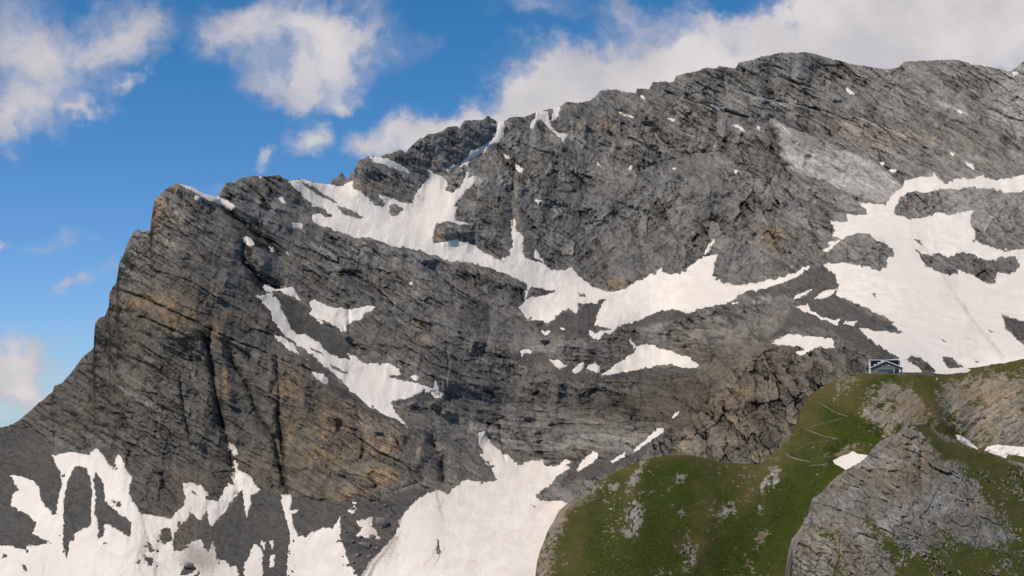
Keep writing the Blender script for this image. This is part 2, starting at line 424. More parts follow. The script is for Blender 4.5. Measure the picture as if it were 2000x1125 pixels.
# snow outlines -------------------------------------------------- (label, outline)
HOLES = [C(c1, K, (1655, 150), (1700, 165), (1800, 235), (1850, 268), (1835, 280), (1740, 230), (1680, 182)),
 C((0, 0), 2, (1305, 798), (1340, 805), (1400, 835), (1430, 850), (1390, 853), (1340, 835)),
 C((0, 0), 2, (1240, 830), (1265, 812), (1305, 846), (1260, 850)),
 C((0, 0), 2, (1520, 805), (1545, 797), (1573, 815), (1555, 840), (1530, 847)),
 C(b1, K, (1068, 250), (1090, 222), (1150, 232), (1225, 246), (1200, 262), (1130, 280), (1066, 290)),
 C(b1, K, (1350, 262), (1385, 265), (1385, 276), (1355, 276)),
 C(b1, K, (1335, 375), (1350, 310), (1375, 325), (1400, 320), (1425, 310), (1440, 320), (1475, 290), (1490, 300), (1450, 390), (1435, 440), (1340, 440)),
 C(c6, K, (1255, 250), (1290, 170), (1330, 140), (1430, 140), (1500, 125), (1600, 125), (1700, 115), (1800, 120), (1870, 150), (1969, 140), (2500, 60), (2600, 400), (1969, 450), (1900, 460), (1820, 455), (1690, 410), (1700, 370), (1670, 310), (1690, 240), (1640, 245), (1560, 265), (1500, 255), (1400, 290), (1330, 285), (1270, 270)),
 C(c6, K, (1370, 455), (1410, 480), (1450, 490), (1500, 465), (1545, 500), (1620, 468), (1700, 485), (1760, 515), (1830, 505), (1920, 492), (1945, 560), (1900, 590), (1820, 590), (1815, 640), (1760, 640), (1700, 610), (1600, 570), (1605, 600), (1540, 595), (1480, 575), (1430, 540)),
 C(c6, K, (1850, 815), (1969, 850), (2300, 930), (2200, 1060), (1969, 985), (1870, 890)),
 C(c6, K, (1515, 1040), (1560, 1040), (1600, 1070), (1640, 1105), (1560, 1112), (1525, 1070)),
 C(c6, K, (1120, 695), (1150, 700), (1162, 715), (1140, 712)), C(c6, K, (1495, 940), (1530, 950), (1565, 970), (1540, 965)),
 C(c6, K, (1370, 400), (1395, 405), (1405, 430), (1385, 425)), C(c6, K, (1760, 885), (1810, 905), (1840, 912), (1790, 910)), C(c6, K, (1640, 935), (1680, 945), (1650, 950)), C(c6, K, (1690, 1052), (1745, 1080), (1720, 1078)),
 C(c2, K, (345, 890), (345, 800), (345, 700), (375, 600), (410, 530), (450, 522), (480, 540), (500, 600), (505, 650), (505, 750), (505, 850), (460, 860), (410, 900), (380, 960), (372, 1025), (355, 1010), (345, 940)),
 C(c2, K, (515, 560), (530, 550), (560, 590), (580, 680), (575, 710), (640, 770), (722, 830), (720, 910), (700, 900), (660, 880), (610, 840), (575, 850), (570, 905), (540, 925), (540, 830), (520, 770), (525, 700), (510, 640)),
 C(c2, K, (878, 870), (920, 852), (944, 880), (940, 940), (895, 952), (880, 910)),
 C(c2, K, (1050, 652), (1075, 655), (1097, 688), (1070, 678)), C(c2, K, (770, 975), (800, 1020), (840, 1025), (840, 1068), (800, 1040)), C(c2, K, (803, 930), (825, 950), (842, 990), (820, 1000)),
 C(c2, K, (1000, 1090), (1060, 1058), (1082, 1090), (1040, 1122), (1008, 1115)), C(c2, K, (738, 1055), (778, 1038), (770, 1060)), C(c2, K, (8, 1005), (40, 1008), (42, 1032), (15, 1030)),
 C(c2, K, (118, 1060), (145, 1065), (150, 1105), (125, 1100)), C(c2, K, (645, 712), (665, 722), (655, 745)), C(c2, K, (575, 940), (590, 945), (582, 953)),
 C(c4, K, (572, 925), (585, 928), (583, 950), (595, 975), (597, 1022), (580, 1018), (565, 985)),
 C(c4, K, (1098, 730), (1125, 733), (1105, 738)), C(c4, K, (840, 490), (862, 495), (858, 508), (842, 505)),
 C(b2, KB, (770, 498), (785, 510), (830, 560), (895, 645), (880, 640), (820, 585)),
 C(b2, KB, (900, 560), (930, 570), (985, 600), (1003, 625), (960, 598), (920, 580)),
 C(b2, KB, (1035, 670), (1060, 685), (1100, 708), (1170, 735), (1183, 750), (1140, 735), (1080, 715), (1050, 695)),
 C(b2, KB, (1325, 960), (1350, 975), (1390, 1018), (1365, 1005)),
 C(c3, K, (700, 160), (701, 161), (700, 162))]
HOLES.pop()
BIGU = [(565, 355), (588, 351), (604, 354), (640, 360), (668, 364), (690, 352), (689, 368), (700, 372), (718, 386), (735, 400), (748, 405), (752, 400), (737, 380), (760, 384), (790, 397), (806, 399), (808, 388), (818, 370), (828, 355), (836, 346), (835, 327), (849, 338), (870, 347), (874, 358), (869, 372), (883, 377), (899, 365), (904, 351), (913, 335), (917, 336), (915, 347), (934, 340), (924, 358), (902, 379), (895, 393), (885, 404), (895, 404), (888, 418), (892, 429), (917, 439), (899, 440), (877, 433), (856, 433), (848, 440), (846, 476), (870, 472), (892, 468), (913, 475), (949, 496), (988, 513), (981, 505), (998, 502), (997, 489), (1004, 482), (1000, 461), (997, 429), (1005, 425), (1008, 450), (1023, 464), (1021, 482), (1023, 503), (1059, 516), (1077, 527), (1105, 528), (1117, 519), (1126, 535), (1148, 553), (1165, 564), (1201, 571), (1222, 562), (1251, 546), (1265, 541), (1277, 535), (1295, 519), (1295, 530), (1304, 536), (1336, 529), (1353, 517), (1371, 501), (1400, 497), (1396, 517), (1391, 537), (1417, 553), (1442, 558), (1485, 551), (1528, 542), (1563, 528), (1584, 516), (1581, 524), (1556, 540), (1520, 556), (1492, 563), (1460, 570), (1439, 581), (1414, 593), (1371, 602), (1346, 611), (1311, 603), (1276, 612), (1233, 633), (1215, 633), (1197, 647), (1169, 661), (1158, 660), (1148, 643), (1165, 651), (1194, 640), (1162, 635), (1163, 625), (1128, 618), (1125, 613), (1112, 601), (1091, 612), (1069, 633), (1058, 625), (1034, 626), (1013, 601), (1027, 594), (1029, 556), (988, 535), (945, 519), (899, 510), (874, 511), (849, 498), (828, 494), (796, 484), (764, 480), (721, 464), (693, 463), (650, 447), (630, 441), (611, 434), (611, 421), (628, 419), (640, 412), (622, 404), (610, 402), (606, 392), (590, 378), (572, 362)]
FIELD = C(c6, K, (1310, 80), (1400, 62), (1470, 50), (1475, 28), (1485, 55), (1500, 75), (1540, 95), (1600, 65), (1680, 70), (1740, 50), (1780, 70), (1830, 75), (1900, 60), (1969, 40), (2600, -20), (2700, 1300), (1490, 1300), (1478, 1110), (1440, 1078), (1400, 1050), (1345, 1043), (1320, 1062), (1270, 1046), (1220, 1010), (1130, 960), (1060, 885), (1100, 885), (1150, 905), (1200, 905), (1260, 920), (1302, 912), (1240, 865), (1267, 858), (1200, 828), (1100, 773), (1000, 735), (940, 708), (955, 650), (930, 590), (900, 570), (865, 545), (900, 535), (1000, 535), (1090, 550), (1180, 568), (1215, 550), (1210, 510), (1255, 495), (1245, 450), (1200, 425), (1150, 400), (1110, 370), (1040, 370), (980, 395), (940, 430), (890, 470), (865, 460), (900, 435), (890, 420), (960, 400), (910, 380), (930, 345), (905, 300), (990, 300), (1000, 290), (985, 260), (1030, 270), (1120, 270), (1100, 240), (1055, 198), (1100, 200), (1210, 212), (1230, 170), (1300, 120))
LOWL = C(c2, K, (0, 955), (60, 962), (150, 985), (140, 957), (200, 955), (255, 952), (265, 935), (240, 920), (180, 890), (200, 830), (170, 800), (60, 735), (70, 680), (100, 650), (55, 575), (110, 578), (180, 605), (215, 650), (220, 690), (245, 740), (275, 770), (290, 795), (310, 790), (320, 680), (345, 620), (330, 550), (300, 490), (275, 460), (350, 455), (410, 450), (500, 465), (510, 430), (525, 422), (570, 460), (580, 490), (600, 530), (640, 540), (635, 480), (655, 448), (680, 500), (690, 545), (715, 575), (720, 590), (710, 650), (720, 700), (760, 770), (830, 795), (900, 800), (930, 815), (960, 790), (1000, 750), (1030, 700), (1010, 650), (1000, 608), (1060, 615), (1110, 630), (1145, 670), (1150, 710), (1205, 715), (1210, 680), (1240, 625), (1290, 620), (1275, 570), (1290, 500), (1305, 505), (1310, 545), (1370, 580), (1385, 620), (1430, 655), (1380, 680), (1375, 750), (1350, 800), (1343, 700), (1335, 645), (1290, 690), (1230, 770), (1155, 860), (1150, 800), (1145, 750), (1120, 790), (1110, 820), (1050, 780), (1010, 820), (960, 880), (945, 930), (955, 990), (1000, 985), (1050, 935), (1110, 930), (1140, 1000), (1175, 935), (1190, 1040), (1230, 1040), (1300, 1080), (1320, 1125), (1320, 1700), (-900, 1700), (-900, 1020), (-300, 985))
FAN = C(c4, K, (800, 335), (835, 330), (855, 370), (870, 400), (920, 440), (980, 475), (1020, 515), (1100, 490), (1155, 485), (1165, 515), (1230, 525), (1280, 492), (1305, 500), (1280, 520), (1310, 540), (1230, 580), (1200, 620), (1110, 680), (1120, 705), (1190, 718), (1250, 712), (1500, 800), (1500, 1700), (40, 1700), (110, 1160), (150, 1125), (200, 1060), (270, 980), (340, 900), (370, 850), (360, 830), (400, 780), (460, 710), (520, 670), (590, 655), (635, 672), (660, 640), (740, 600), (850, 612), (900, 595), (880, 550), (860, 515), (840, 510), (835, 480), (805, 455), (830, 455), (805, 400))
GULLY = C(b2, KB, (522, 203), (600, 195), (645, 175), (642, 210), (680, 240), (715, 320), (745, 365), (770, 430), (810, 475), (860, 467), (920, 500), (970, 540), (1000, 575), (1050, 610), (1110, 635), (1175, 645), (1155, 602), (1200, 620), (1255, 660), (1350, 670), (1385, 675), (1430, 665), (1495, 690), (1525, 748), (1455, 740), (1450, 765), (1550, 790), (1640, 805), (1720, 840), (1745, 850), (1755, 788), (1785, 860), (1826, 895), (1775, 915), (1720, 870), (1690, 857), (1600, 900), (1500, 915), (1465, 930), (1470, 985), (1540, 1060), (1577, 1105), (1500, 1060), (1400, 1015), (1310, 965), (1240, 905), (1180, 860), (1100, 785), (1040, 720), (960, 655), (880, 580), (830, 555), (770, 500), (740, 495), (700, 445), (650, 385), (640, 320), (600, 270), (560, 230))
SNOW = [
 ('upper snow bowl and long white ledge running below the great central wall', BIGU),
 ('widest snowfield sweeping down the right flank to behind the hut', FIELD),
 ('ragged snow apron with dark scree fingers below the left peak', LOWL),
 ('big snow fan spreading out of the central gully beside the grassy hill', FAN),
 ('long diagonal snow gully behind the left buttress, widening toward its foot', GULLY),
 ('narrow snow cap sloping off the top of the left peak', C(c1, K, (985, 158), (1040, 163), (1110, 200), (1200, 232), (1270, 270), (1308, 300), (1300, 316), (1240, 292), (1150, 252), (1080, 216), (1020, 186))),
 ('small snow wedge on the crest of the second bump from the left', C(c1, K, (1400, 112), (1445, 118), (1435, 140))),
 ('small snow patch on the slabs under the second bump from the left', C(c1, K, (1525, 235), (1558, 238), (1582, 272), (1570, 278), (1535, 252))),
 ('flat snow sliver just below the left tip of the upper bowl', C(c1, K, (1585, 378), (1660, 388), (1666, 414), (1620, 408))),
 ('hook-shaped snow patch above the black overhang behind the left peak', C(c1, K, (1332, 458), (1370, 462), (1398, 503), (1370, 508), (1345, 490))),
 ('little snow patch in the rocks right of the black overhang', C(c1, K, (1472, 506), (1500, 516), (1519, 548), (1490, 542))),
 ('tiny snow patch right beside another on the slabs above the gully', C(c1, K, (1556, 543), (1588, 543), (1588, 563))),
 ('arched snow strip at the very top of the diagonal gully', C(b2, KB, (572, 140), (605, 120), (650, 145), (690, 150), (770, 133), (812, 175), (840, 248), (800, 217), (740, 202), (690, 167), (640, 167), (605, 184))),
 ('thin snow streak along the left edge of the diagonal gully', C(b2, KB, (648, 476), (730, 495), (790, 540), (840, 590), (892, 650), (830, 607), (760, 577))),
 ('small triangular snow patch on scree left of the diagonal gully', C(b2, KB, (890, 720), (990, 733), (1022, 780), (1028, 822), (970, 792))),
 ('V-shaped snowfield hanging above the diagonal gully', C(b2, KB, (885, 250), (930, 222), (990, 260), (1060, 283), (1110, 278), (1160, 303), (1230, 283), (1352, 263), (1330, 300), (1290, 322), (1240, 382), (1190, 382), (1150, 402), (1155, 432), (1130, 454), (1060, 412), (980, 372), (900, 327), (915, 305))),
 ('oval snow spot right of the diagonal gully snow', C(b2, KB, (1588, 757), (1618, 748), (1648, 755), (1642, 778), (1600, 773))),
 ('crooked snow couloir climbing to the notch in the ridge', C(c3, K, (612, 415), (700, 398), (720, 383), (760, 318), (820, 298), (880, 258), (910, 215), (903, 190), (848, 163), (892, 180), (908, 150), (945, 150), (943, 207), (922, 272), (862, 292), (832, 327), (762, 372), (742, 412), (722, 398), (630, 437))),
 ('snow strip lying along the top of the brown-sided crag', C(c3, K, (190, 348), (260, 352), (330, 383), (400, 418), (440, 457), (400, 443), (310, 412), (240, 387), (200, 372))),
 ('forked snow patch just under the ridge right of the notch', C(c3, K, (1115, 105), (1182, 107), (1197, 160), (1192, 190), (1222, 218), (1287, 234), (1268, 275), (1230, 232), (1180, 188), (1150, 152), (1122, 162), (1102, 207), (1080, 197), (1095, 160), (1113, 150))),
 ('upright snow strip on the crest beside the forked patch', C(c3, K, (1210, 90), (1252, 82), (1242, 130), (1203, 163))),
 ('thin snow tongue in a cleft low on the great central wall', C(c3, K, (1108, 858), (1127, 888), (1153, 932), (1108, 907))),
 ('lens-shaped snow ledge high on the wall under the rounded step', C(c3, K, (1572, 112), (1620, 118), (1674, 141), (1640, 146))),
 ('thin snow streak in the cleft above the end of the white ledge', C(c6, K, (216, 478), (240, 438), (272, 378), (257, 440), (235, 467))),
 ('snow patch in a hollow of the upper right cliffs', C(c7, K, (1645, 718), (1692, 733), (1698, 757), (1670, 752))),
 ('slanting snow strip on the moraine beside the big right snowfield', C(c6, K, (813, 722), (860, 690), (942, 668), (922, 702), (870, 724))),
 ('slim snow sliver left of the moraine strip', C(c6, K, (692, 732), (730, 700), (812, 673), (792, 692))),
 ('crooked snow streak on the gravel above the tan buttress', C(c6, K, (716, 770), (782, 763), (802, 790), (850, 820), (930, 845), (968, 833), (940, 867), (860, 843), (780, 802))),
 ('tiny snow spot at the lower end of the crooked streak', C(c6, K, (972, 865), (1020, 857), (1048, 845), (1030, 874))),
 ('wide snow patch with a notched base on top of the tan buttress', C(c6, K, (582, 970), (650, 930), (720, 918), (800, 935), (925, 943), (932, 997), (860, 992), (800, 1007), (740, 1042), (718, 1022), (767, 1002), (730, 980), (650, 987))),
 ('peaked snow patch on the lower shelf in the middle of the mountain', [(1174, 733), (1205, 711), (1238, 690), (1245, 676), (1268, 671), (1290, 679), (1315, 686), (1350, 702), (1365, 712), (1357, 719), (1328, 717), (1311, 712), (1254, 719), (1201, 730)]),
 ('pointed snow scrap left of the peaked shelf patch', C(b1, K, (1188, 628), (1240, 633), (1292, 658), (1245, 677), (1215, 657))),
 ('leaning snow scrap on the shelf gravel', C(b1, K, (1323, 687), (1350, 648), (1377, 646), (1370, 682), (1335, 707))),
 ('rounded snow scrap touching the cliff beside the peaked patch', C(b1, K, (1398, 672), (1440, 648), (1462, 670), (1457, 692), (1410, 687))),
 ('small snow arch under the grey cliffs in the middle', C(b1, K, (1030, 582), (1060, 565), (1098, 582), (1055, 592), (1035, 608))),
 ('small snow wisp at the foot of the gravel cones', C(b1, K, (1148, 468), (1192, 468), (1170, 488))),
 ('short snow strip at the foot of the banded cliff', C(c4, K, (1522, 490), (1608, 443), (1602, 467), (1530, 508))),
 ('straight snow ribbon slanting along the edge of the tan buttress', C(c4, K, (1636, 453), (1700, 388), (1780, 323), (1810, 315), (1818, 335), (1740, 388), (1650, 453))),
 ('little snow dash above the straight ribbon', C(c4, K, (1862, 250), (1900, 212), (1897, 232), (1880, 253))),
 ('hatchet-shaped snow patch right of the top of the snow fan', C(c4, K, (1342, 543), (1380, 490), (1430, 442), (1465, 458), (1430, 492), (1370, 538))),
 ('snow tongue with a spiked top left of the boulders', C(c2, K, (1545, 685), (1602, 677), (1595, 760), (1640, 765), (1600, 790), (1625, 880), (1640, 905), (1700, 900), (1770, 865), (1830, 855), (1866, 790), (1866, 900), (1890, 960), (1910, 1040), (1960, 1110), (1990, 1150), (1990, 1700), (1575, 1700), (1575, 1050), (1590, 960), (1605, 930), (1575, 820), (1545, 710))),
 ('ragged snow strip running down the dark scree cone', C(c2, K, (1370, 1010), (1400, 952), (1427, 960), (1447, 1010), (1442, 1100), (1430, 1400), (1325, 1400), (1340, 1080))),
 ('thin snow dash on the dark scree cone', C(c2, K, (1477, 1078), (1490, 1008), (1513, 1008), (1502, 1063))),
 ('snow plug stuck in the dark vertical cleft of the left face', C(c2, K, (1247, 375), (1282, 400), (1308, 455), (1290, 474), (1258, 440))),
 ('dirty snow scrap among the boulders at the foot of the ochre cliff', C(c4, K, (130, 822), (222, 803), (212, 850), (262, 922), (200, 917), (128, 907), (170, 860), (138, 842))),
 ('small snow wedge on the bank right of the hut', [(1757, 700), (1770, 704), (1785, 711), (1800, 722), (1800, 735), (1757, 735)]),
]
FLECK = [C(c3, K, (1688, 18), (1715, 27), (1722, 44), (1695, 37)), C(c3, K, (1828, 138), (1884, 158), (1860, 160)), C(c3, K, (1448, 383), (1478, 414), (1455, 407)), C(c3, K, (1612, 428), (1643, 403), (1638, 427)),
 C(c3, K, (1858, 422), (1888, 418), (1865, 430)), C(c3, K, (1113, 593), (1148, 600), (1130, 611)), C(c3, K, (1008, 403), (1038, 425), (1030, 434)), C(c3, K, (943, 343), (978, 365), (960, 363)),
 C(c7, K, (252, 410), (328, 424), (322, 440), (290, 432)), C(c7, K, (362, 512), (402, 520), (443, 552), (420, 547)), C(c7, K, (493, 520), (523, 523), (517, 543), (498, 537)), C(c7, K, (992, 315), (1028, 347), (1008, 342)),
 C(c7, K, (1597, 432), (1638, 450), (1610, 449)), C(c7, K, (242, 663), (278, 627), (262, 657)), C(c7, K, (372, 763), (403, 763), (386, 785)), C(c7, K, (32, 757), (63, 756), (45, 768)),
 C(c7, K, (1565, 669), (1589, 673), (1580, 688)), C(c7, K, (1177, 720), (1203, 723), (1190, 738)), C(c7, K, (1232, 766), (1263, 768), (1250, 781)), C(c7, K, (1907, 229), (1938, 236), (1920, 245)),
 C(c1, K, (1072, 226), (1098, 245), (1085, 256)), C(c2, K, (1437, 937), (1458, 937), (1450, 980)), C(c2, K, (1488, 927), (1503, 927), (1490, 975)),
 C(b1, K, (1250, 445), (1275, 450), (1255, 456)), C(b1, K, (1632, 512), (1662, 547), (1655, 563)), C(b2, KB, (950, 370), (985, 380), (980, 395)), C(c6, K, (367, 750), (413, 745), (390, 757)), C(b1, K, (420, 205), (436, 193), (430, 212)),
 C(c3, K, (692, 183), (706, 181), (700, 200)), C(c4, K, (115, 722), (140, 722), (130, 735)), C(c4, K, (85, 765), (125, 748), (138, 758), (105, 782))]

# ---------------------------------------------------------------- relief of the mountain (in picture-scale units, later scaled by distance)
wu = 5 * fbm(U / 42, V / 42, 11, 4, .55); wv = 5 * fbm(U / 42, V / 42, 12, 4, .55)
eu = U + 5.5 * fbm(U / 9, V / 9, 21, 4, .75) + .25 * wu; ev = V + 5.5 * fbm(U / 9, V / 9, 22, 4, .75) + .25 * wv
SNSD = np.full(U.shape, -60, np.float32)
polys = []
def sd_near(pts, pad):
    xs = [p[0] for p in pts]; ys = [p[1] for p in pts]
    m = (U > min(xs) - pad) & (U < max(xs) + pad) & (V > min(ys) - pad) & (V < max(ys) + pad)
    return m
HSD = np.full(U.shape, -60, np.float32)
for h in HOLES:
    m = sd_near(h, 30); HSD[m] = np.maximum(HSD[m], poly_sd(eu[m], ev[m], h))
DEB = fbm(U / 8, V / 7, 26, 3, .6) * .9 + .5 * fbm(U / 40, V / 34, 27, 2)
for lab, pts in SNOW + [(None, p) for p in FLECK]:
    m = sd_near(pts, 30)
    s = poly_sd(eu[m], ev[m], pts)
    if lab is not None:
        s = np.minimum(s, -HSD[m])
        lowm = ss(V[m], 880, 940) * ss(U[m], 900, 600)
        s = s - (9 + 9 * lowm) * ss(DEB[m], .50 - .12 * lowm, .85) * ss(s, 26 + 30 * lowm, 2)
    else: s = s + 0.6
    SNSD[m] = np.maximum(SNSD[m], s)
    polys.append((lab, m, s))
print('snow sd', round(time.time() - T0, 1))

def bedding(ang, seed, L=1.0):
    a = math.radians(ang); ca, sa = math.cos(a), math.sin(a)
    p = (U + wu) * ca + (V + wv) * sa; q = -(U + wu) * sa + (V + wv) * ca
    q = q + 7 * fbm(U / 110, V / 110, seed + 3, 3)
    r = 8 * (fbma(p / 230, q / 26, seed, 3) ) + 4.2 * fbma(p / 75, q / 8.5, seed + 1, 3, .6)
    ph = q / 13 + 1.2 * fbma(p / 160, q / 40, seed + 5, 2)
    saw = (ph - np.floor(ph))
    saw = np.where(saw < .8, saw / .8, (1 - saw) / .2)
    mod = ss(fbma(p / 120, q / 30, seed + 6, 3), -.25, .45)
    r = r + 3.6 * mod * (saw - .5)
    t = fbma(p / 34, q / 3.4, seed + 8, 3, .65)
    return r, t

B30, T30 = bedding(30, 30)
B00, T00 = bedding(3, 50)
B20, T20 = bedding(-38, 70)
# where each dip prevails
def bumpf(cx, cy, rx, ry):
    return np.exp(-(((U - cx) / rx) ** 2 + ((V - cy) / ry) ** 2))
wn_ = .35 * fbm(U / 120, V / 120, 77, 3)
W0 = bumpf(1130, 850, 260, 60) * 2 + bumpf(1150, 690, 330, 70) + bumpf(950, 420, 90, 60) * .8
W2 = bumpf(1400, 430, 150, 140) * .8 + bumpf(1180, 470, 110, 120) * .9 + bumpf(1920, 420, 120, 80) + bumpf(1450, 800, 160, 120) + bumpf(1000, 350, 70, 100) * .8
W1 = .55 + bumpf(350, 650, 350, 330) * 1.5 + bumpf(1750, 220, 400, 160) * 1.5
W0, W1, W2 = [np.clip(w + wn_ * k, 0.02, None) ** 2 for w, k in ((W0, 1), (W1, -.6), (W2, -1))]
tot = W0 + W1 + W2
BED = (B30 * W1 + B00 * W0 + B20 * W2) / tot
TON = (T30 * W1 + T00 * W0 + T20 * W2) / tot
# upright ribs and joints
g1 = rdg((U + 2 * wu) / 95 + .002 * V, (V + wv) / 260, 90, 3, .5)
g2 = rdg((U + 1.5 * wu + .12 * V) / 30, (V + wv) / 110, 95, 3, .55)
crk = rdg((U + wu) / 13, (V + wv) / 48, 101, 3, .6)
iso = fbm((U + wu) / 14, (V + wv) / 14, 110, 4, .62)
iso2 = rdg((U + wu) / 24, (V + wv) / 20, 120, 4, .55, True)
face = 1.0
blocky = np.clip(bumpf(1480, 480, 260, 170) + bumpf(1250, 330, 300, 200) + bumpf(1450, 800, 180, 130) + bumpf(1900, 420, 160, 90) + bumpf(900, 300, 160, 120) + bumpf(1000, 620, 240, 100) * .6, 0, 1)
RL = (26 * (g1 - .62) + 9 * (g2 - .6) + 20 * fbm(U / 120, V / 90, 190, 2)) * (1 - .6 * ss(U, 1680, 1800) * ss(V, 340, 420)) + 12 * bumpf(1900, 400, 160, 60) * (rdg((U + 2 * wu) / 34, (V + wv) / 80, 191, 3, .5) - .55) * 2
RH = BED * (1 - .35 * blocky) + (3.2 * (1 - 2 * np.abs(crk - .5)) * (.35 + .9 * blocky)) + iso * (1.6 + 3.6 * blocky) + 5 * (iso2 - .6) * (.35 + blocky)
micro = fbm(U / 4.2, V / 4.2, 130, 3, .7)
def facets(ang, lx, ly, seed, warp=1.0):
    a = math.radians(ang); ca, sa = math.cos(a), math.sin(a)
    x = U + warp * wu; y = V + warp * wv
    p = x * ca + y * sa; q = -x * sa + y * ca
    h, e = cells(p / lx, q / ly, seed)
    return h, e
FH = 0; CR = 0
wA = W1 / tot; wB = W0 / tot; wC = W2 / tot
for ang, w in ((30, wA), (4, wB), (-40, wC)):
    h1, e1 = facets(ang, 92, 17, 200 + ang, .9); h2, e2 = facets(ang + 3, 36, 7, 300 + ang, .8); h3, e3 = facets(ang + 6, 14, 3.6, 400 + ang, .7)
    FH = FH + w * (7.5 * h1 + 4.5 * h2 + 2.3 * h3); CR = CR + w * (1.8 * (1 - ss(e1, 0, .10)) + 1.5 * (1 - ss(e2, 0, .16)) + .8 * (1 - ss(e3, 0, .22)))
h4, e4 = facets(70, 52, 22, 500, 3.2); h5, e5 = facets(38, 19, 10, 510, 2.6); h6, e6 = cells((U + wu) / 7.5, (V + wv) / 6.5, 520)
BH = 10 * h4 + 5 * h5 + 3.2 * h6; BC = (2 * (1 - ss(e4, 0, .12)) + 1.5 * (1 - ss(e5, 0, .16))) * (.35 + .9 * ss(fbm(U / 28, V / 28, 531, 3), -.3, .35)) + 1.0 * (1 - ss(e6, 0, .22))
slabm = region(U + wu, V + wv, [(1505, 235), (1560, 255), (1640, 290), (1720, 325), (1765, 360), (1755, 385), (1735, 400), (1690, 390), (1640, 370), (1600, 350), (1545, 330), (1520, 300), (1528, 270)], 10)
but = region(U + wu, V + wv, [(1200, 920), (1320, 830), (1400, 750), (1480, 690), (1640, 650), (1700, 700), (1700, 960), (1200, 1000)], 14)
kb = np.clip(.15 + .42 * blocky + .45 * but, 0, .85) * (1 - slabm)
patchy = (.72 + .62 * ss(fbm(U / 90, V / 70, 530, 3), -.4, .4)) * (1 - .6 * slabm); patchy = patchy * (1 - but) + 1.5 * but
FH = (FH * (1 - kb) + BH * kb) * patchy; CR = (CR * (1 - kb) + BC * kb) * patchy
RH = .5 * RH + 1.9 * micro + 1.7 * TON + .9 * FH - 1.2 * CR

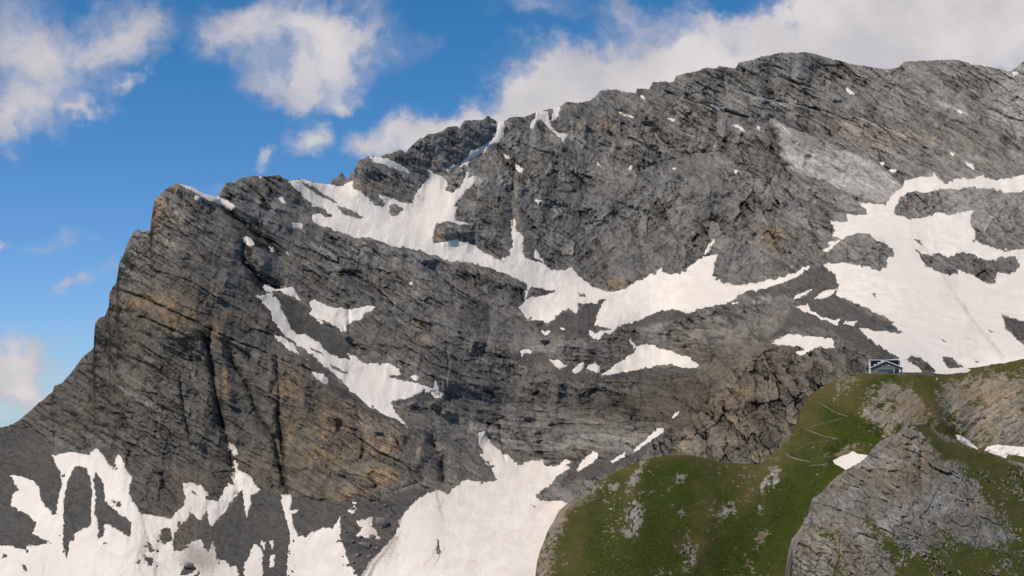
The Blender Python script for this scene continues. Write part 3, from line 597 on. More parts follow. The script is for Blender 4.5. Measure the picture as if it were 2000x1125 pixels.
# hand-placed gullies (-) and ribs (+)
LINES = [
 ([(395, 655), (412, 700), (420, 770), (436, 830), (450, 870), (458, 930)], 8, -20), ([(410, 640), (404, 690), (413, 740)], 4, -9), ([(425, 640), (440, 720), (450, 800), (462, 860)], 10, 11),
 ([(448, 700), (475, 740), (500, 800), (535, 860), (552, 930), (565, 965)], 7, -17), ([(540, 700), (545, 800), (550, 870), (556, 950)], 8, -14), ([(500, 700), (520, 780), (540, 840)], 9, 7), ([(590, 720), (600, 820), (620, 900)], 16, 8),
 ([(350, 740), (360, 800), (375, 870)], 5, -9), ([(180, 650), (230, 720), (245, 760)], 5, -7), ([(215, 560), (300, 590), (400, 638), (470, 670), (560, 705), (640, 735)], 3.5, -12), ([(210, 602), (300, 628), (380, 660), (410, 664)], 4, -10), ([(225, 590), (330, 625), (395, 650)], 10, 9),
 ([(430, 400), (470, 435), (520, 470), (545, 500)], 17, -20), ([(475, 480), (480, 520), (510, 550), (540, 560)], 15, -22), ([(500, 495), (515, 515)], 15, 22), ([(350, 365), (420, 400), (440, 440), (470, 480), (480, 530), (510, 580)], 10, 9), ([(440, 360), (480, 390), (540, 430), (610, 440)], 12, 8),
 ([(705, 850), (712, 870), (704, 895)], 5, -13), ([(740, 880), (770, 900)], 45, 18), ([(845, 870), (862, 900), (868, 940)], 15, -32), ([(880, 880), (905, 910), (940, 930)], 20, 12), ([(770, 960), (830, 935)], 7, -8),
 ([(975, 820), (985, 900)], 4, -10), ([(680, 600), (685, 650), (698, 690)], 6, -12), ([(745, 530), (748, 590)], 4, -8), ([(672, 640), (690, 680)], 10, -8),
 ([(640, 450), (770, 490), (900, 520), (1000, 560)], 9, 8), ([(1005, 330), (1000, 400), (1004, 440)], 9, -15), ([(890, 330), (940, 300), (975, 240)], 8, -8), ([(960, 320), (990, 330), (1010, 370), (1012, 420)], 20, 8),
 ([(690, 340), (700, 370), (790, 390)], 18, 12), ([(850, 455), (900, 450)], 12, 12), ([(1190, 200), (1240, 230), (1280, 260)], 12, -9), ([(1500, 235), (1525, 290), (1515, 340), (1490, 380)], 9, -17), ([(1480, 380), (1490, 450), (1480, 530)], 26, 16), ([(1400, 380), (1385, 450), (1390, 490)], 12, -14), ([(1180, 430), (1200, 500), (1200, 560)], 35, 14), ([(1140, 380), (1135, 440)], 12, -8),
 ([(1380, 200), (1420, 220), (1500, 240), (1600, 290), (1700, 330), (1770, 350)], 6, -9), ([(1500, 190), (1600, 215), (1700, 250), (1800, 290), (1850, 300)], 5, -12), ([(1420, 180), (1412, 150)], 7, -13), ([(1900, 130), (1850, 230), (1800, 300)], 14, -10), ([(1560, 270), (1650, 320), (1740, 370)], 26, 6), ([(1310, 185), (1400, 215), (1480, 232)], 5, -9), ([(1440, 175), (1560, 205), (1680, 262), (1760, 300), (1830, 330)], 4, -9), ([(1520, 150), (1640, 190), (1780, 240), (1900, 300)], 5, -8), ([(1340, 165), (1380, 150)], 6, 6), ([(1480, 120), (1500, 200)], 18, 7), ([(1575, 110), (1600, 190)], 20, 7), ([(1690, 140), (1720, 250)], 20, 6), ([(1470, 290), (1350, 300), (1250, 330)], 7, -7), ([(1100, 240), (1180, 300), (1290, 340)], 7, -8), ([(1080, 300), (1160, 380), (1300, 430)], 7, -7), ([(1330, 480), (1300, 420), (1340, 360)], 9, -8), ([(1245, 440), (1260, 520)], 8, -9), ([(1440, 420), (1430, 520)], 7, -8),
 ([(1375, 770), (1378, 850)], 5, -12), ([(1440, 760), (1470, 765), (1455, 785)], 8, -12), ([(1640, 660), (1600, 700), (1640, 720)], 10, -8), ([(1450, 650), (1470, 655), (1455, 680)], 9, -13), ([(1120, 770), (1190, 800), (1280, 800)], 18, -9), ([(1255, 730), (1254, 820)], 5, -9), ([(900, 775), (960, 790), (1050, 810)], 14, -6), ([(850, 790), (880, 860), (900, 900)], 18, 6),
 ([(872, 680), (876, 705), (870, 745), (880, 790)], 4, -8), ([(1030, 640), (1060, 660), (1150, 670), (1230, 660), (1330, 650)], 12, 7), ([(1300, 640), (1400, 600), (1540, 560), (1610, 530)], 10, 9), ([(1620, 540), (1640, 560), (1640, 590)], 8, 6), ([(1280, 855), (1200, 905), (1100, 950), (1050, 970)], 16, 14), ([(1640, 600), (1700, 640), (1760, 650)], 10, 7),
 ([(300, 400), (295, 450)], 4, 5), ([(840, 520), (800, 600), (810, 680), (850, 740)], 40, 14), ([(700, 470), (690, 540), (720, 590)], 22, -9), ([(940, 560), (960, 640), (940, 700)], 26, -10), ([(1000, 580), (1010, 640)], 18, 9), ([(1300, 640), (1290, 700)], 14, -8), ([(1400, 620), (1380, 690), (1350, 740)], 26, 9), ([(1470, 600), (1480, 670)], 14, -10), ([(1040, 780), (1050, 830)], 10, -8), ([(1130, 760), (1140, 810)], 16, 8), ([(1200, 780), (1210, 820)], 12, -9), ([(1320, 760), (1310, 810)], 16, 8), ([(1060, 830), (1060, 890)], 6, -8), ([(1180, 840), (1180, 890)], 6, -8), ([(1420, 700), (1400, 760), (1360, 820), (1320, 880)], 22, 11), ([(1500, 700), (1490, 780), (1450, 860)], 12, -10), ([(1570, 690), (1560, 760), (1540, 840)], 20, 12), ([(1610, 640), (1640, 640)], 10, 6), ([(1760, 470), (1700, 480), (1660, 500)], 14, 8), ([(1770, 390), (1900, 380), (2000, 400)], 22, 14), ([(1850, 510), (1940, 520)], 12, 9)]
GL = np.zeros(U.shape, np.float32); micro_jag = fbm(U / 12, V / 12, 241, 4, .65)
for pts, w, amp in LINES:
    m = sd_near(pts, 3 * w)
    d = line_d(U[m] + .8 * wu[m] + 2.5 * micro_jag[m], V[m] + .8 * wv[m], pts)
    GL[m] += amp * np.exp(-(d / w) ** 2) if amp > 0 else (1.9 if pts[0][0] < 640 else 1.4) * amp * np.exp(-d / (.62 * w))
# ledges: rock stands out along each line, drops back quickly above it (a ledge) and slowly below it (an undercut face)
STEPS = [([(213, 556), (300, 588), (400, 636), (470, 668), (560, 703), (660, 745)], 3, 22, 10), ([(203, 600), (300, 626), (385, 660), (440, 700)], 3, 16, 7), ([(268, 452), (340, 480), (430, 520), (520, 580)], 3, 16, 5), ([(249, 500), (360, 545), (470, 600), (590, 680)], 3, 18, 5),
 ([(185, 640), (280, 700), (380, 760), (480, 830)], 3, 20, 6), ([(110, 757), (220, 800), (330, 840), (440, 880)], 4, 22, 7), ([(460, 700), (560, 760), (680, 830), (780, 880)], 3, 22, 7), ([(620, 800), (700, 835), (790, 850), (860, 900)], 4, 24, 10), ([(300, 395), (390, 430), (440, 470)], 3, 14, 5), ([(150, 720), (260, 760), (400, 830)], 3, 14, 5), ([(255, 900), (340, 930), (430, 950)], 3, 18, 6), ([(570, 900), (680, 930), (760, 950)], 4, 18, 7),
 ([(436, 366), (520, 396), (600, 425)], 3, 16, 9), ([(466, 350), (560, 380), (620, 400)], 3, 12, 6), ([(430, 385), (500, 425), (580, 450)], 3, 14, 7), ([(620, 450), (760, 490), (880, 517), (1000, 565)], 4, 20, 9), ([(560, 500), (700, 530), (820, 560), (1000, 600)], 3, 20, 6), ([(780, 640), (900, 660), (1030, 690)], 4, 20, 7), ([(640, 640), (760, 690), (860, 740), (1000, 760)], 4, 24, 8), ([(600, 560), (700, 590), (780, 600)], 3, 12, 5),
 ([(820, 770), (950, 800), (1100, 825), (1290, 815)], 3, 12, 8), ([(880, 800), (1000, 835), (1150, 850), (1290, 840)], 3, 12, 8), ([(940, 840), (1100, 868), (1250, 865)], 3, 12, 7), ([(1000, 742), (1150, 757), (1360, 733), (1420, 720)], 5, 34, 12), ([(1030, 652), (1100, 672), (1200, 690), (1240, 672)], 4, 22, 9), ([(1250, 658), (1350, 690), (1480, 690), (1560, 640)], 4, 20, 8), ([(1240, 636), (1320, 622), (1420, 606), (1560, 560)], 4, 26, 9), ([(780, 780), (850, 790), (930, 830), (960, 850)], 4, 26, 10),
 ([(1320, 170), (1400, 205), (1500, 240), (1600, 290), (1700, 330), (1765, 355)], 3, 18, 8), ([(1440, 170), (1560, 205), (1680, 260), (1790, 310), (1850, 330)], 3, 18, 8), ([(1500, 150), (1640, 190), (1780, 240), (1900, 300)], 3, 16, 6), ([(1600, 130), (1750, 190), (1880, 240), (1990, 290)], 3, 16, 6), ([(1180, 190), (1260, 235), (1380, 280), (1480, 320)], 3, 20, 7), ([(1110, 215), (1200, 280), (1330, 340), (1450, 380)], 3, 22, 6),
 ([(960, 325), (1060, 385), (1130, 400)], 4, 26, 7), ([(848, 440), (900, 445), (960, 470), (990, 505)], 4, 26, 11), ([(693, 318), (760, 345), (830, 390)], 4, 26, 9), ([(1100, 470), (1200, 500), (1300, 480)], 3, 24, 5), ([(1400, 470), (1480, 490), (1570, 500)], 3, 26, 6),
 ([(1380, 760), (1450, 776), (1520, 790), (1570, 780)], 3, 20, 10), ([(1320, 826), (1420, 840), (1520, 850)], 3, 20, 9), ([(1420, 715), (1520, 738), (1600, 740)], 3, 18, 10), ([(1340, 790), (1400, 800), (1480, 815)], 3, 14, 7), ([(1640, 650), (1660, 690), (1690, 720)], 4, 16, 8),
 ([(1755, 392), (1830, 372), (1920, 372), (2000, 392), (2200, 400)], 5, 34, 15), ([(1810, 507), (1870, 492), (1940, 502), (1990, 500)], 4, 20, 10), ([(1630, 482), (1690, 458), (1740, 480)], 4, 26, 10), ([(1512, 262), (1560, 282), (1640, 316), (1740, 358)], 3, 12, 7), ([(1530, 300), (1600, 330), (1700, 372)], 3, 12, 6), ([(1520, 282), (1590, 306), (1720, 366)], 2, 8, 4), ([(1100, 955), (1200, 915), (1300, 850), (1390, 745)], 7, 30, 14)]
for pts, w1, w2, amp in STEPS:
    m = sd_near(pts, 3 * w2)
    x = U[m] + .9 * wu[m]; y = V[m] + .9 * wv[m] + 3 * micro_jag[m]
    d2 = np.full(x.shape, 1e12, np.float32); sg = np.ones(x.shape, np.float32); al = np.zeros(x.shape, np.float32)
    for i_, ((x0, y0), (x1, y1)) in enumerate(zip(pts[:-1], pts[1:])):
        ex, ey = x1 - x0, y1 - y0; t_ = ((x - x0) * ex + (y - y0) * ey) / (ex * ex + ey * ey); tc = np.clip(t_, 0, 1)
        d_ = (x - x0 - tc * ex) ** 2 + (y - y0 - tc * ey) ** 2
        n_ = d_ < d2; d2 = np.where(n_, d_, d2); sg = np.where(n_, np.sign(ex * (y - y0) - ey * (x - x0)), sg); al = np.where(n_, np.minimum(1, np.minimum(i_ + t_, len(pts) - 1 - i_ - t_) * 2.5), al)
    d = np.sqrt(d2)
    along = .35 + 1.0 * ss(vn(x / 26, y / 26, 240), .25, .7)
    GL[m] += 2.2 * amp * along * np.clip(al, 0, 1) * np.where(sg > 0, np.exp(-d / w2), np.exp(-d / w1))
def bench(ang, per, seed):
    a = math.radians(ang); ca, sa = math.cos(a), math.sin(a)
    p = (U + 1.3 * wu) * ca + (V + 1.3 * wv) * sa; q = -(U + 1.3 * wu) * sa + (V + 1.3 * wv) * ca
    ph = q / per + 1.5 * fbma(p / 200, q / 90, seed, 3) + .10 * micro_jag
    f = ph - np.floor(ph); k_ = np.floor(ph)
    on = ss(vn(p / 70, k_ * 7.3, seed + 2), .35, .65)
    return on * np.where(f < .86, np.exp(-f * 2.6), np.exp(-.86 * 2.6) + (1 - np.exp(-.86 * 2.6)) * ((f - .86) / .14))
BN = (W1 * (1 - .4 * ss(U, 700, 500)) * (9 * bench(30, 33, 250) + 4.5 * bench(32, 13, 255)) + W0 * (8 * bench(4, 26, 260) + 4 * bench(3, 11, 265)) + W2 * (7 * bench(-38, 34, 270) + 3.5 * bench(-30, 14, 275))) / tot
RL = RL + GL
# scree and gravel
SCREE = [[(-400, 800), (0, 835), (60, 830), (100, 880), (130, 960), (110, 1000), (120, 1125), (-400, 1400)],
 C(c2, K, (1150, 1300), (1150, 860), (1335, 645), (1430, 655), (1545, 690), (1600, 700), (1750, 690), (1900, 720), (2130, 700), (2300, 640), (2380, 660), (2300, 780), (2150, 1000), (2000, 1300)),
 C(c2, K, (330, 1100), (330, 500), (600, 520), (760, 1000), (1000, 1100), (1200, 700), (1150, 1300), (400, 1300)),
 C(b2, KB, (640, 190), (760, 215), (870, 270), (980, 380), (1130, 460), (1180, 560), (1170, 640), (1050, 610), (900, 480), (800, 460), (730, 330)),
 C(b2, KB, (890, 600), (1000, 720), (1200, 890), (1400, 1020), (1560, 1110), (1300, 1010), (1120, 900), (1040, 820), (960, 720)),
 C(b2, KB, (1465, 925), (1600, 895), (1690, 855), (1780, 915), (1850, 900), (1930, 930), (1800, 940), (1560, 935)),
 C(b1, K, (1180, 425), (1300, 340), (1340, 375), (1400, 310), (1490, 300), (1450, 440), (1400, 460), (1440, 510), (1180, 480), (1080, 410)),
 C(b1, K, (1200, 640), (1470, 715), (1700, 672), (1969, 665), (2000, 710), (1600, 730), (1300, 745), (1230, 740)),
 C(b1, K, (930, 600), (1030, 575), (1150, 600), (1200, 680), (1050, 640)),
 C(b1, K, (1590, 430), (1760, 370), (1860, 340), (1969, 370), (2050, 360), (1900, 400), (1700, 440)),
 C(c6, K, (560, 950), (640, 870), (760, 720), (900, 640), (1000, 740), (1300, 912), (1060, 880), (1130, 960), (1300, 1070), (1100, 1010), (930, 900), (700, 880), (640, 950)),
 C(c6, K, (560, 670), (860, 545), (950, 590), (950, 660), (700, 700), (400, 720)),
 C(c6, K, (1050, 880), (1250, 1030), (1480, 1110), (1200, 1110), (1060, 1000)),
 C(c4, K, (1310, 545), (1500, 470), (1640, 455), (1800, 340), (1840, 340), (1700, 460), (1500, 560), (1250, 640)),
 C(c6, K, (1850, 815), (2300, 930), (2200, 1060), (1870, 890)),
 C(c6, K, (1515, 1040), (1560, 1040), (1640, 1105), (1560, 1112))]
scree = np.zeros(U.shape, np.float32); micro_ = fbm(U / 11, V / 11, 25, 3, .65)
for p in SCREE: scree = np.maximum(scree, region(U + 2.2 * wu + 5 * micro_, V + 2.2 * wv + 5 * micro_, p, 5))
scree = np.clip(scree, 0, 1)
RH = RH + .85 * BN * (1 - .6 * slabm)
RH = RH * (1 - .82 * scree) + scree * (1.5 * micro + 2.2 * iso + 1.6 * h6 * ss(fbm(U / 30, V / 24, 532, 3), -.2, .4) + 2.5 * fbma((U + .2 * V) / 12, V / 70, 533, 3))
RL = RL * (1 - .6 * scree)

m_sn = ss(SNSD, -1.5, 7)
damp = 1 - .6 * ss(SNSD, -14, -1)
low = RL * (1 - .55 * ss(SNSD, 0, 25))
MPP = BASE / F
crest_round = 10 * np.exp(-HH / 5.0)
rock = low + RH * damp * (1 - m_sn) - 9 * m_sn - crest_round
calm = 1 - ss(HH, 0, 1) * 0
D = BASE - rock * MPP * 0.85
# snow surface: smooth, drifted a little above the ground
drift = 1.8 * fbm(U / 60, V / 90, 140, 3) + .9 * fbma((U * .9 + V * .44) / 11, (V * .9 - U * .44) / 60, 141, 4, .6) + .35 * fbm(U / 6, V / 6, 142, 2)
def snow_depth(sd):
    lift = np.clip(sd * .9, -6, 1.2)
    return BASE - (low - crest_round + lift + drift * ss(sd, 2, 14)) * MPP * 0.85

# stains, kinds of rock, and shade painted dark at overhang, clefts and cove
def blobs(lst, soft=1.0):
    o = np.zeros(U.shape, np.float32)
    for x, y, rx, ry, a in lst:
        o = np.maximum(o, a * np.exp(-(((U + 2 * wu - x) / rx) ** 2 + ((V + 2 * wv - y) / ry) ** 2) * 1.2))
    return o
streak = ss(fbma((U + wu) / 6, (V + wv) / 40, 150, 3), -.25, .35)
och = blobs([(300, 590, 70, 18, .8), (355, 625, 40, 20, 1), (395, 650, 22, 12, 1), (425, 655, 18, 28, .8), (445, 690, 12, 20, .7), (310, 430, 25, 50, .55), (440, 745, 10, 30, .9), (740, 870, 60, 30, 1), (745, 930, 40, 28, .9), (650, 830, 70, 50, .6), (680, 960, 60, 20, .55), (560, 850, 35, 60, .5), (640, 890, 60, 40, .65), (560, 760, 40, 40, .5),
 (822, 640, 16, 22, .9), (835, 660, 12, 14, .9), (705, 365, 30, 12, .8), (855, 460, 10, 14, .9), (1190, 245, 25, 28, .7), (1200, 555, 26, 14, .75), (1505, 470, 22, 26, .8), (1525, 460, 10, 12, .9), (1660, 250, 40, 24, .3), (1740, 270, 45, 25, .35), (1540, 170, 30, 20, .3), (1800, 270, 40, 20, .22),
 (1450, 765, 14, 10, .6), (1490, 885, 20, 10, .5), (1420, 800, 90, 60, .2), (1500, 700, 100, 60, .2), (1340, 860, 40, 30, .3), (350, 400, 30, 40, .3), (1350, 250, 120, 60, .15), (1190, 650, 30, 30, .25), (680, 850, 110, 60, .45)])
och = np.clip(och * 1.35, 0, 1) * (.45 + .55 * streak)
SLAB = [(1505, 235), (1560, 255), (1640, 290), (1720, 325), (1765, 360), (1755, 385), (1735, 400), (1690, 390), (1640, 370), (1600, 350), (1545, 330), (1520, 300), (1528, 270)]
slabp = region(U + wu + 3 * micro_jag, V + wv + 3 * micro_jag, SLAB, 3.5)
pale = np.maximum(slabp * (.95 - .75 * ss(T30, .12, .45)) * (.72 + .28 * ss(fbm(U / 60, V / 22, 171, 3), -.4, .2)), blobs([(1590, 372, 60, 14, .3), (1640, 395, 50, 12, .35), (1060, 405, 60, 16, .35), (920, 350, 60, 26, .25), (1980, 200, 40, 90, .45), (1880, 400, 130, 50, .5), (1930, 440, 70, 40, .45), (1700, 500, 60, 30, .25), (1690, 500, 60, 40, .15), (950, 845, 150, 30, .42), (1190, 858, 130, 24, .5), (1380, 645, 130, 34, .32), (1100, 672, 90, 20, .3), (1000, 470, 60, 40, .2), (700, 500, 120, 40, .2)]))
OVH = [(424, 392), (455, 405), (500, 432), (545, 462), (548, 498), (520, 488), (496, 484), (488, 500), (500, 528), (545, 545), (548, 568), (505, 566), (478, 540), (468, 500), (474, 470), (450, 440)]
drk_shade = np.maximum(region(U + wu + 6 * micro_jag, V + wv + 6 * micro_jag, OVH, 5) * (.55 + .45 * ss(TON, .2, -.2)), 0)  # shade of the overhang painted into the rock colour, broken up by noise
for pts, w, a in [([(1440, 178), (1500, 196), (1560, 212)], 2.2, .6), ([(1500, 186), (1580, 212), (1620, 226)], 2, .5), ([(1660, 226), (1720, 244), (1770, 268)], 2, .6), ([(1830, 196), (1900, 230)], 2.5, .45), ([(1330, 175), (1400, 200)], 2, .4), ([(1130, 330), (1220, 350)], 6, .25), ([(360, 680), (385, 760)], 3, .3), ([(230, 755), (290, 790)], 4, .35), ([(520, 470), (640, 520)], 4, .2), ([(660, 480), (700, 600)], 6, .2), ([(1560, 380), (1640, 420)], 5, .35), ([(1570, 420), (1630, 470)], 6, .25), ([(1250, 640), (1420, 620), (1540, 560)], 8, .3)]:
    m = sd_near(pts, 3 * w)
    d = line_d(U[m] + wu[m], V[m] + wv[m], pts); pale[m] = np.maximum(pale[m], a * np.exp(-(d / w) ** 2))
drk_shade = np.maximum(drk_shade, blobs([ (862, 905, 10, 36, .5), (706, 870, 8, 26, .6), (1460, 665, 8, 10, .6), (875, 712, 4, 16, .4), (430, 800, 5, 70, .6), (552, 890, 6, 60, .7), (500, 800, 6, 60, .5), (1190, 785, 150, 30, .5), (1020, 775, 90, 26, .35), (1330, 760, 60, 30, .3), (1500, 290, 30, 60, .35)]))  # painted shade in the gullies, the recess and the cove
warm = np.clip(ss(U, 900, 550) * ss(V, 400, 650) * .5 + bumpf(1470, 800, 260, 130) * 1.2 + .15 + .45 * fbm(U / 70, V / 45, 160, 4), 0, 1)
wv_ = blobs([(780, 560, 40, 25, .32), (830, 610, 30, 20, .35), (600, 700, 40, 16, .3), (620, 795, 40, 14, .5), (1040, 700, 80, 16, .4), (1310, 650, 60, 12, .5), (1530, 605, 30, 8, .55), (1480, 660, 40, 10, .45), (820, 800, 60, 20, .35), (1650, 640, 30, 16, .45), (1560, 380, 40, 18, .25), (1380, 630, 60, 10, .4), (1620, 720, 50, 20, .4)])
tone = 1 + .42 * TON + .36 * micro - .28 * CR + .05 * FH * (1 - scree) + .14 * fbm(U / 30, V / 22, 170, 4) - .22 * ss(rdg((U + wu) / 46, (V + wv) / 40, 180, 3, .5, True), .78, .95)
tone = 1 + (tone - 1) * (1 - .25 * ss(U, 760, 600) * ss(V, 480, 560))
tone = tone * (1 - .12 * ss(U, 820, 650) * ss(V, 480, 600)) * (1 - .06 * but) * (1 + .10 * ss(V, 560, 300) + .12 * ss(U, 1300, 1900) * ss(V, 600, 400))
cover = np.stack([och, pale, drk_shade], -1); ground = np.stack([scree * .93, wv_, scree * 0], -1)
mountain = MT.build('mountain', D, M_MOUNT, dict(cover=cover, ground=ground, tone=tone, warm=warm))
mountain['kind'] = 'structure'
print('mountain', round(time.time() - T0, 1))

# dirt on the snow
dirt = np.zeros(U.shape, np.float32)
for x, y, rx, ry, a in [(300, 1100, 70, 60, .35), (390, 1090, 60, 40, .8), (370, 1070, 30, 20, .7), (740, 1060, 50, 60, .6), (760, 1000, 30, 30, .5), (860, 990, 10, 60, .4), (280, 1020, 10, 40, .4), (1800, 470, 30, 60, .35), (1850, 560, 30, 50, .4), (1900, 640, 30, 60, .35), (1880, 690, 60, 40, .3), (690, 720, 40, 12, .4), (745, 790, 20, 10, .35), (1680, 530, 40, 20, .3), (890, 1100, 60, 30, .25), (720, 1010, 30, 30, .6), (160, 1100, 100, 30, .2), (1500, 520, 60, 20, .2)]:
    dirt = np.maximum(dirt, a * np.exp(-(((U + 2 * wu - x) / rx) ** 2 + ((V + 2 * wv - y) / ry) ** 2)))
for pts, w, a in [([(704, 1125), (740, 1075), (775, 1020), (785, 990)], 7, 1.0), ([(720, 1125), (770, 1050)], 6, .8), ([(1790, 455), (1830, 520), (1860, 570), (1920, 650), (1960, 700)], 8, .45), ([(850, 960), (862, 1010)], 5, .5), ([(275, 1000), (290, 1060)], 5, .5), ([(355, 1100), (400, 1080), (420, 1060)], 8, .8)]:
    m = sd_near(pts, 3 * w)
    d = line_d(U[m] + wu[m], V[m] + wv[m], pts); dirt[m] = np.maximum(dirt[m], a * np.exp(-(d / w) ** 2))

ca_, sa_ = .5, .87
mlt = ss(fbma((U * sa_ + V * ca_) / 7, (V * sa_ - U * ca_) / 75, 143, 4, .65), .0, .5)     # melt streaks run down the fall line
mlt2 = ss(fbma((U + wu) / 8, (V + wv) / 60, 144, 4, .65), .05, .5)
fanm = ss(U, 640, 700) * ss(V, 930, 1010)
dirt = np.clip(dirt + .42 * mlt * fanm * ss(fbm(U / 90, V / 70, 145, 3), -.5, .3) + .34 * mlt2 * (1 - fanm) * (ss(V, 880, 1000) + .55 * ss(U, 1600, 1750) * ss(V, 380, 460)) * ss(fbm(U / 70, V / 60, 146, 3), -.3, .4), 0, 1)
Q = quads(*U.shape)
FL = {}
for lab, m, s in polys:
    S = np.full(U.shape, -60, np.float32); S[m] = s
    keep = S > -4.5
    fm = keep[:-1, :-1] & keep[1:, :-1] & keep[1:, 1:] & keep[:-1, 1:]
    f = Q[fm]
    if len(f) < 2: continue
    r, c = np.nonzero(fm)
    sl = (slice(r.min(), r.max() + 2), slice(c.min(), c.max() + 2))
    Ds = snow_depth(S)
    edge = .42 * (1 - ss(S, 0, 9)) * ss(fbm(U[sl] / 20, V[sl] / 20, 28, 3), -.3, .5) if False else .3 * (1 - ss(S, 0, 8))
    idx, inv = np.unique(f.ravel(), return_inverse=True)
    co = to_world(U.ravel()[idx], V.ravel()[idx], Ds.ravel()[idx])
    nm = 'snow_patch' if lab else 'snow_fleck'
    if lab and len(f) > 9000: nm = 'snowfield'
    o = make_mesh(nm, co, inv.reshape(-1, 4), M_SNOW, dict(dirt=np.maximum(dirt, edge).ravel()[idx]))
    if lab:
        o['label'] = lab; o['category'] = 'snowfield' if nm == 'snowfield' else 'snow patch'; o['group'] = 'snow patches on the mountain'
    else:
        fu_, fv_ = float(U.ravel()[idx].mean()), float(V.ravel()[idx].mean())
        reg = ('on the left peak and the slopes below it' if fu_ < 760 else 'on the shelf and ledges under the central wall' if fv_ > 560 else 'on the great central wall' if fu_ < 1300 else 'on the dark wall beside the pale slab' if fu_ < 1590 else 'on the upper right face')
        FL.setdefault(reg, []).append((fu_, o)); o['category'] = 'snow fleck'; o['group'] = 'tiny snow flecks on the rock'
for reg, it in FL.items(): ordinal_labels(it, 'tiny snow fleck ' + reg)
print('snow', round(time.time() - T0, 1))

# ---------------------------------------------------------------- grassy hill with the hut
HS = [(1020, 1330), (1040, 1180), (1046, 1125), (1048, 1102), (1055, 1077), (1066, 1048), (1070, 1036), (1080, 1020), (1094, 995), (1112, 981), (1148, 952), (1183, 931), (1219, 913), (1254, 899), (1308, 889), (1350, 889), (1407, 902), (1442, 904), (1481, 908), (1492, 901), (1527, 871), (1545, 853), (1556, 836), (1566, 800), (1581, 771), (1606, 754), (1634, 742), (1670, 733), (1698, 729.5), (1762, 729.5), (1800, 730), (1830, 729), (1860, 726), (1890, 720), (1920, 715), (1960, 709), (2000, 701), (2330, 640)]
HC = [(1050, 1100, 470), (1100, 1000, 520), (1100, 1150, 440), (1200, 925, 570), (1308, 892, 590), (1250, 1000, 505), (1250, 1150, 430), (1400, 905, 600), (1480, 910, 610), (1400, 1000, 530), (1400, 1130, 470), (1520, 1000, 540), (1520, 1130, 480), (1550, 860, 630), (1570, 800, 650), (1600, 760, 650), (1700, 731, 655), (1762, 731, 655), (1700, 780, 610), (1700, 830, 590), (1600, 870, 590), (1640, 890, 585), (1650, 940, 560), (1780, 800, 600), (1850, 760, 640), (1900, 720, 690), (2000, 702, 700), (1900, 800, 625), (2000, 800, 620), (1900, 860, 610), (2000, 870, 605), (1850, 1000, 560), (2000, 1000, 540), (1800, 1300, 400), (1100, 1330, 380), (1500, 1330, 400), (2320, 650, 700), (2320, 1000, 540), (1030, 1250, 430)]
HL = Layer(HS, [(1020, 1345), (2330, 1300)], frange(1020, 1044, 4) + frange(1044, 2002, 1.6) + frange(2006, 2330, 8), 420,
           lambda u: 2.4 * fbm(u / 14, u * 0, 5, 5, .65) * (1 - ss(u, 1685, 1695) * (1 - ss(u, 1800, 1815))) * 1.0)
U, V, HH = HL.U, HL.V, HL.h
HB = tps(HC, U, V)
wu = 6 * fbm(U / 42, V / 42, 11, 4, .55); wv = 6 * fbm(U / 42, V / 42, 12, 4, .55)
rockm = np.zeros(U.shape, np.float32)
for p, a in [([(1640, 745), (1700, 745), (1760, 745), (1800, 790), (1830, 840), (1870, 860), (1780, 830), (1740, 850), (1700, 830), (1670, 800), (1700, 770)], .42),
             ([(1840, 745), (2000, 738), (2300, 700), (2300, 900), (2000, 880), (1900, 875), (1860, 830), (1830, 770)], .58),
             ([(1045, 1130), (1055, 1070), (1080, 1020), (1110, 985), (1090, 1030), (1075, 1080), (1085, 1130)], .75)]:
    rockm = np.maximum(rockm, region(U + 3 * wu, V + 3 * wv, p, 26) * a)
def blobs2(lst):
    o = np.zeros(U.shape, np.float32)
    for x, y, rx, ry, a, rot in lst:
        c_, s_ = math.cos(math.radians(rot)), math.sin(math.radians(rot))
        X = U + .8 * wu - x; Y = V + .8 * wv - y
        o = np.maximum(o, a * np.exp(-(((X * c_ + Y * s_) / rx) ** 2 + ((-X * s_ + Y * c_) / ry) ** 2)))
    return o
stony = blobs2([(1240, 935, 12, 34, .75, 30), (1238, 1010, 14, 34, 1.0, 8), (1325, 930, 12, 14, .5, 0), (1330, 1000, 9, 14, .45, 0), (1345, 1070, 22, 26, .5, 10), (1500, 945, 14, 26, .95, 40), (1425, 990, 14, 24, .5, 10), (1480, 993, 8, 5, .7, 0), (1200, 950, 14, 10, .45, 0), (1320, 935, 10, 14, .4, 0), (1340, 1100, 20, 16, .5, 0), (1330, 1002, 10, 10, .4, 0), (1150, 960, 40, 14, .35, -30)])
spk = ss(vn(U / 1.9, V / 1.7, 61), .80, .95) * ss(fbm(U / 46, V / 46, 62, 3), -.1, .45)
soil = blobs2([(1490, 1045, 14, 8, 1, -35), (1650, 885, 30, 14, .9, -10), (1435, 1072, 8, 5, .5, 0), (1790, 800, 34, 20, .6, 30), (1120, 985, 50, 20, .5, -35)])
g = .85 - rockm - 1.1 * stony * ss(fbm(U / 5, V / 7, 64, 3), -.35, .1) - .5 * spk * ss(fbm(U / 60, V / 60, 169, 2), -.2, .4) - .55 * soil + .3 * fbm(U / 30, V / 30, 65, 4) + .42 * fbm(U / 8, V / 5, 165, 4, .65) + .35 * rockm * fbm(U / 22, V / 14, 166, 3)
rockish = np.clip(rockm + stony, 0, 1)
a30 = math.radians(35); p = U * math.cos(a30) - V * math.sin(a30) + wu; q = U * math.sin(a30) + V * math.cos(a30) + wv
strat = fbma(p / 30, q / 5, 66, 4, .6)
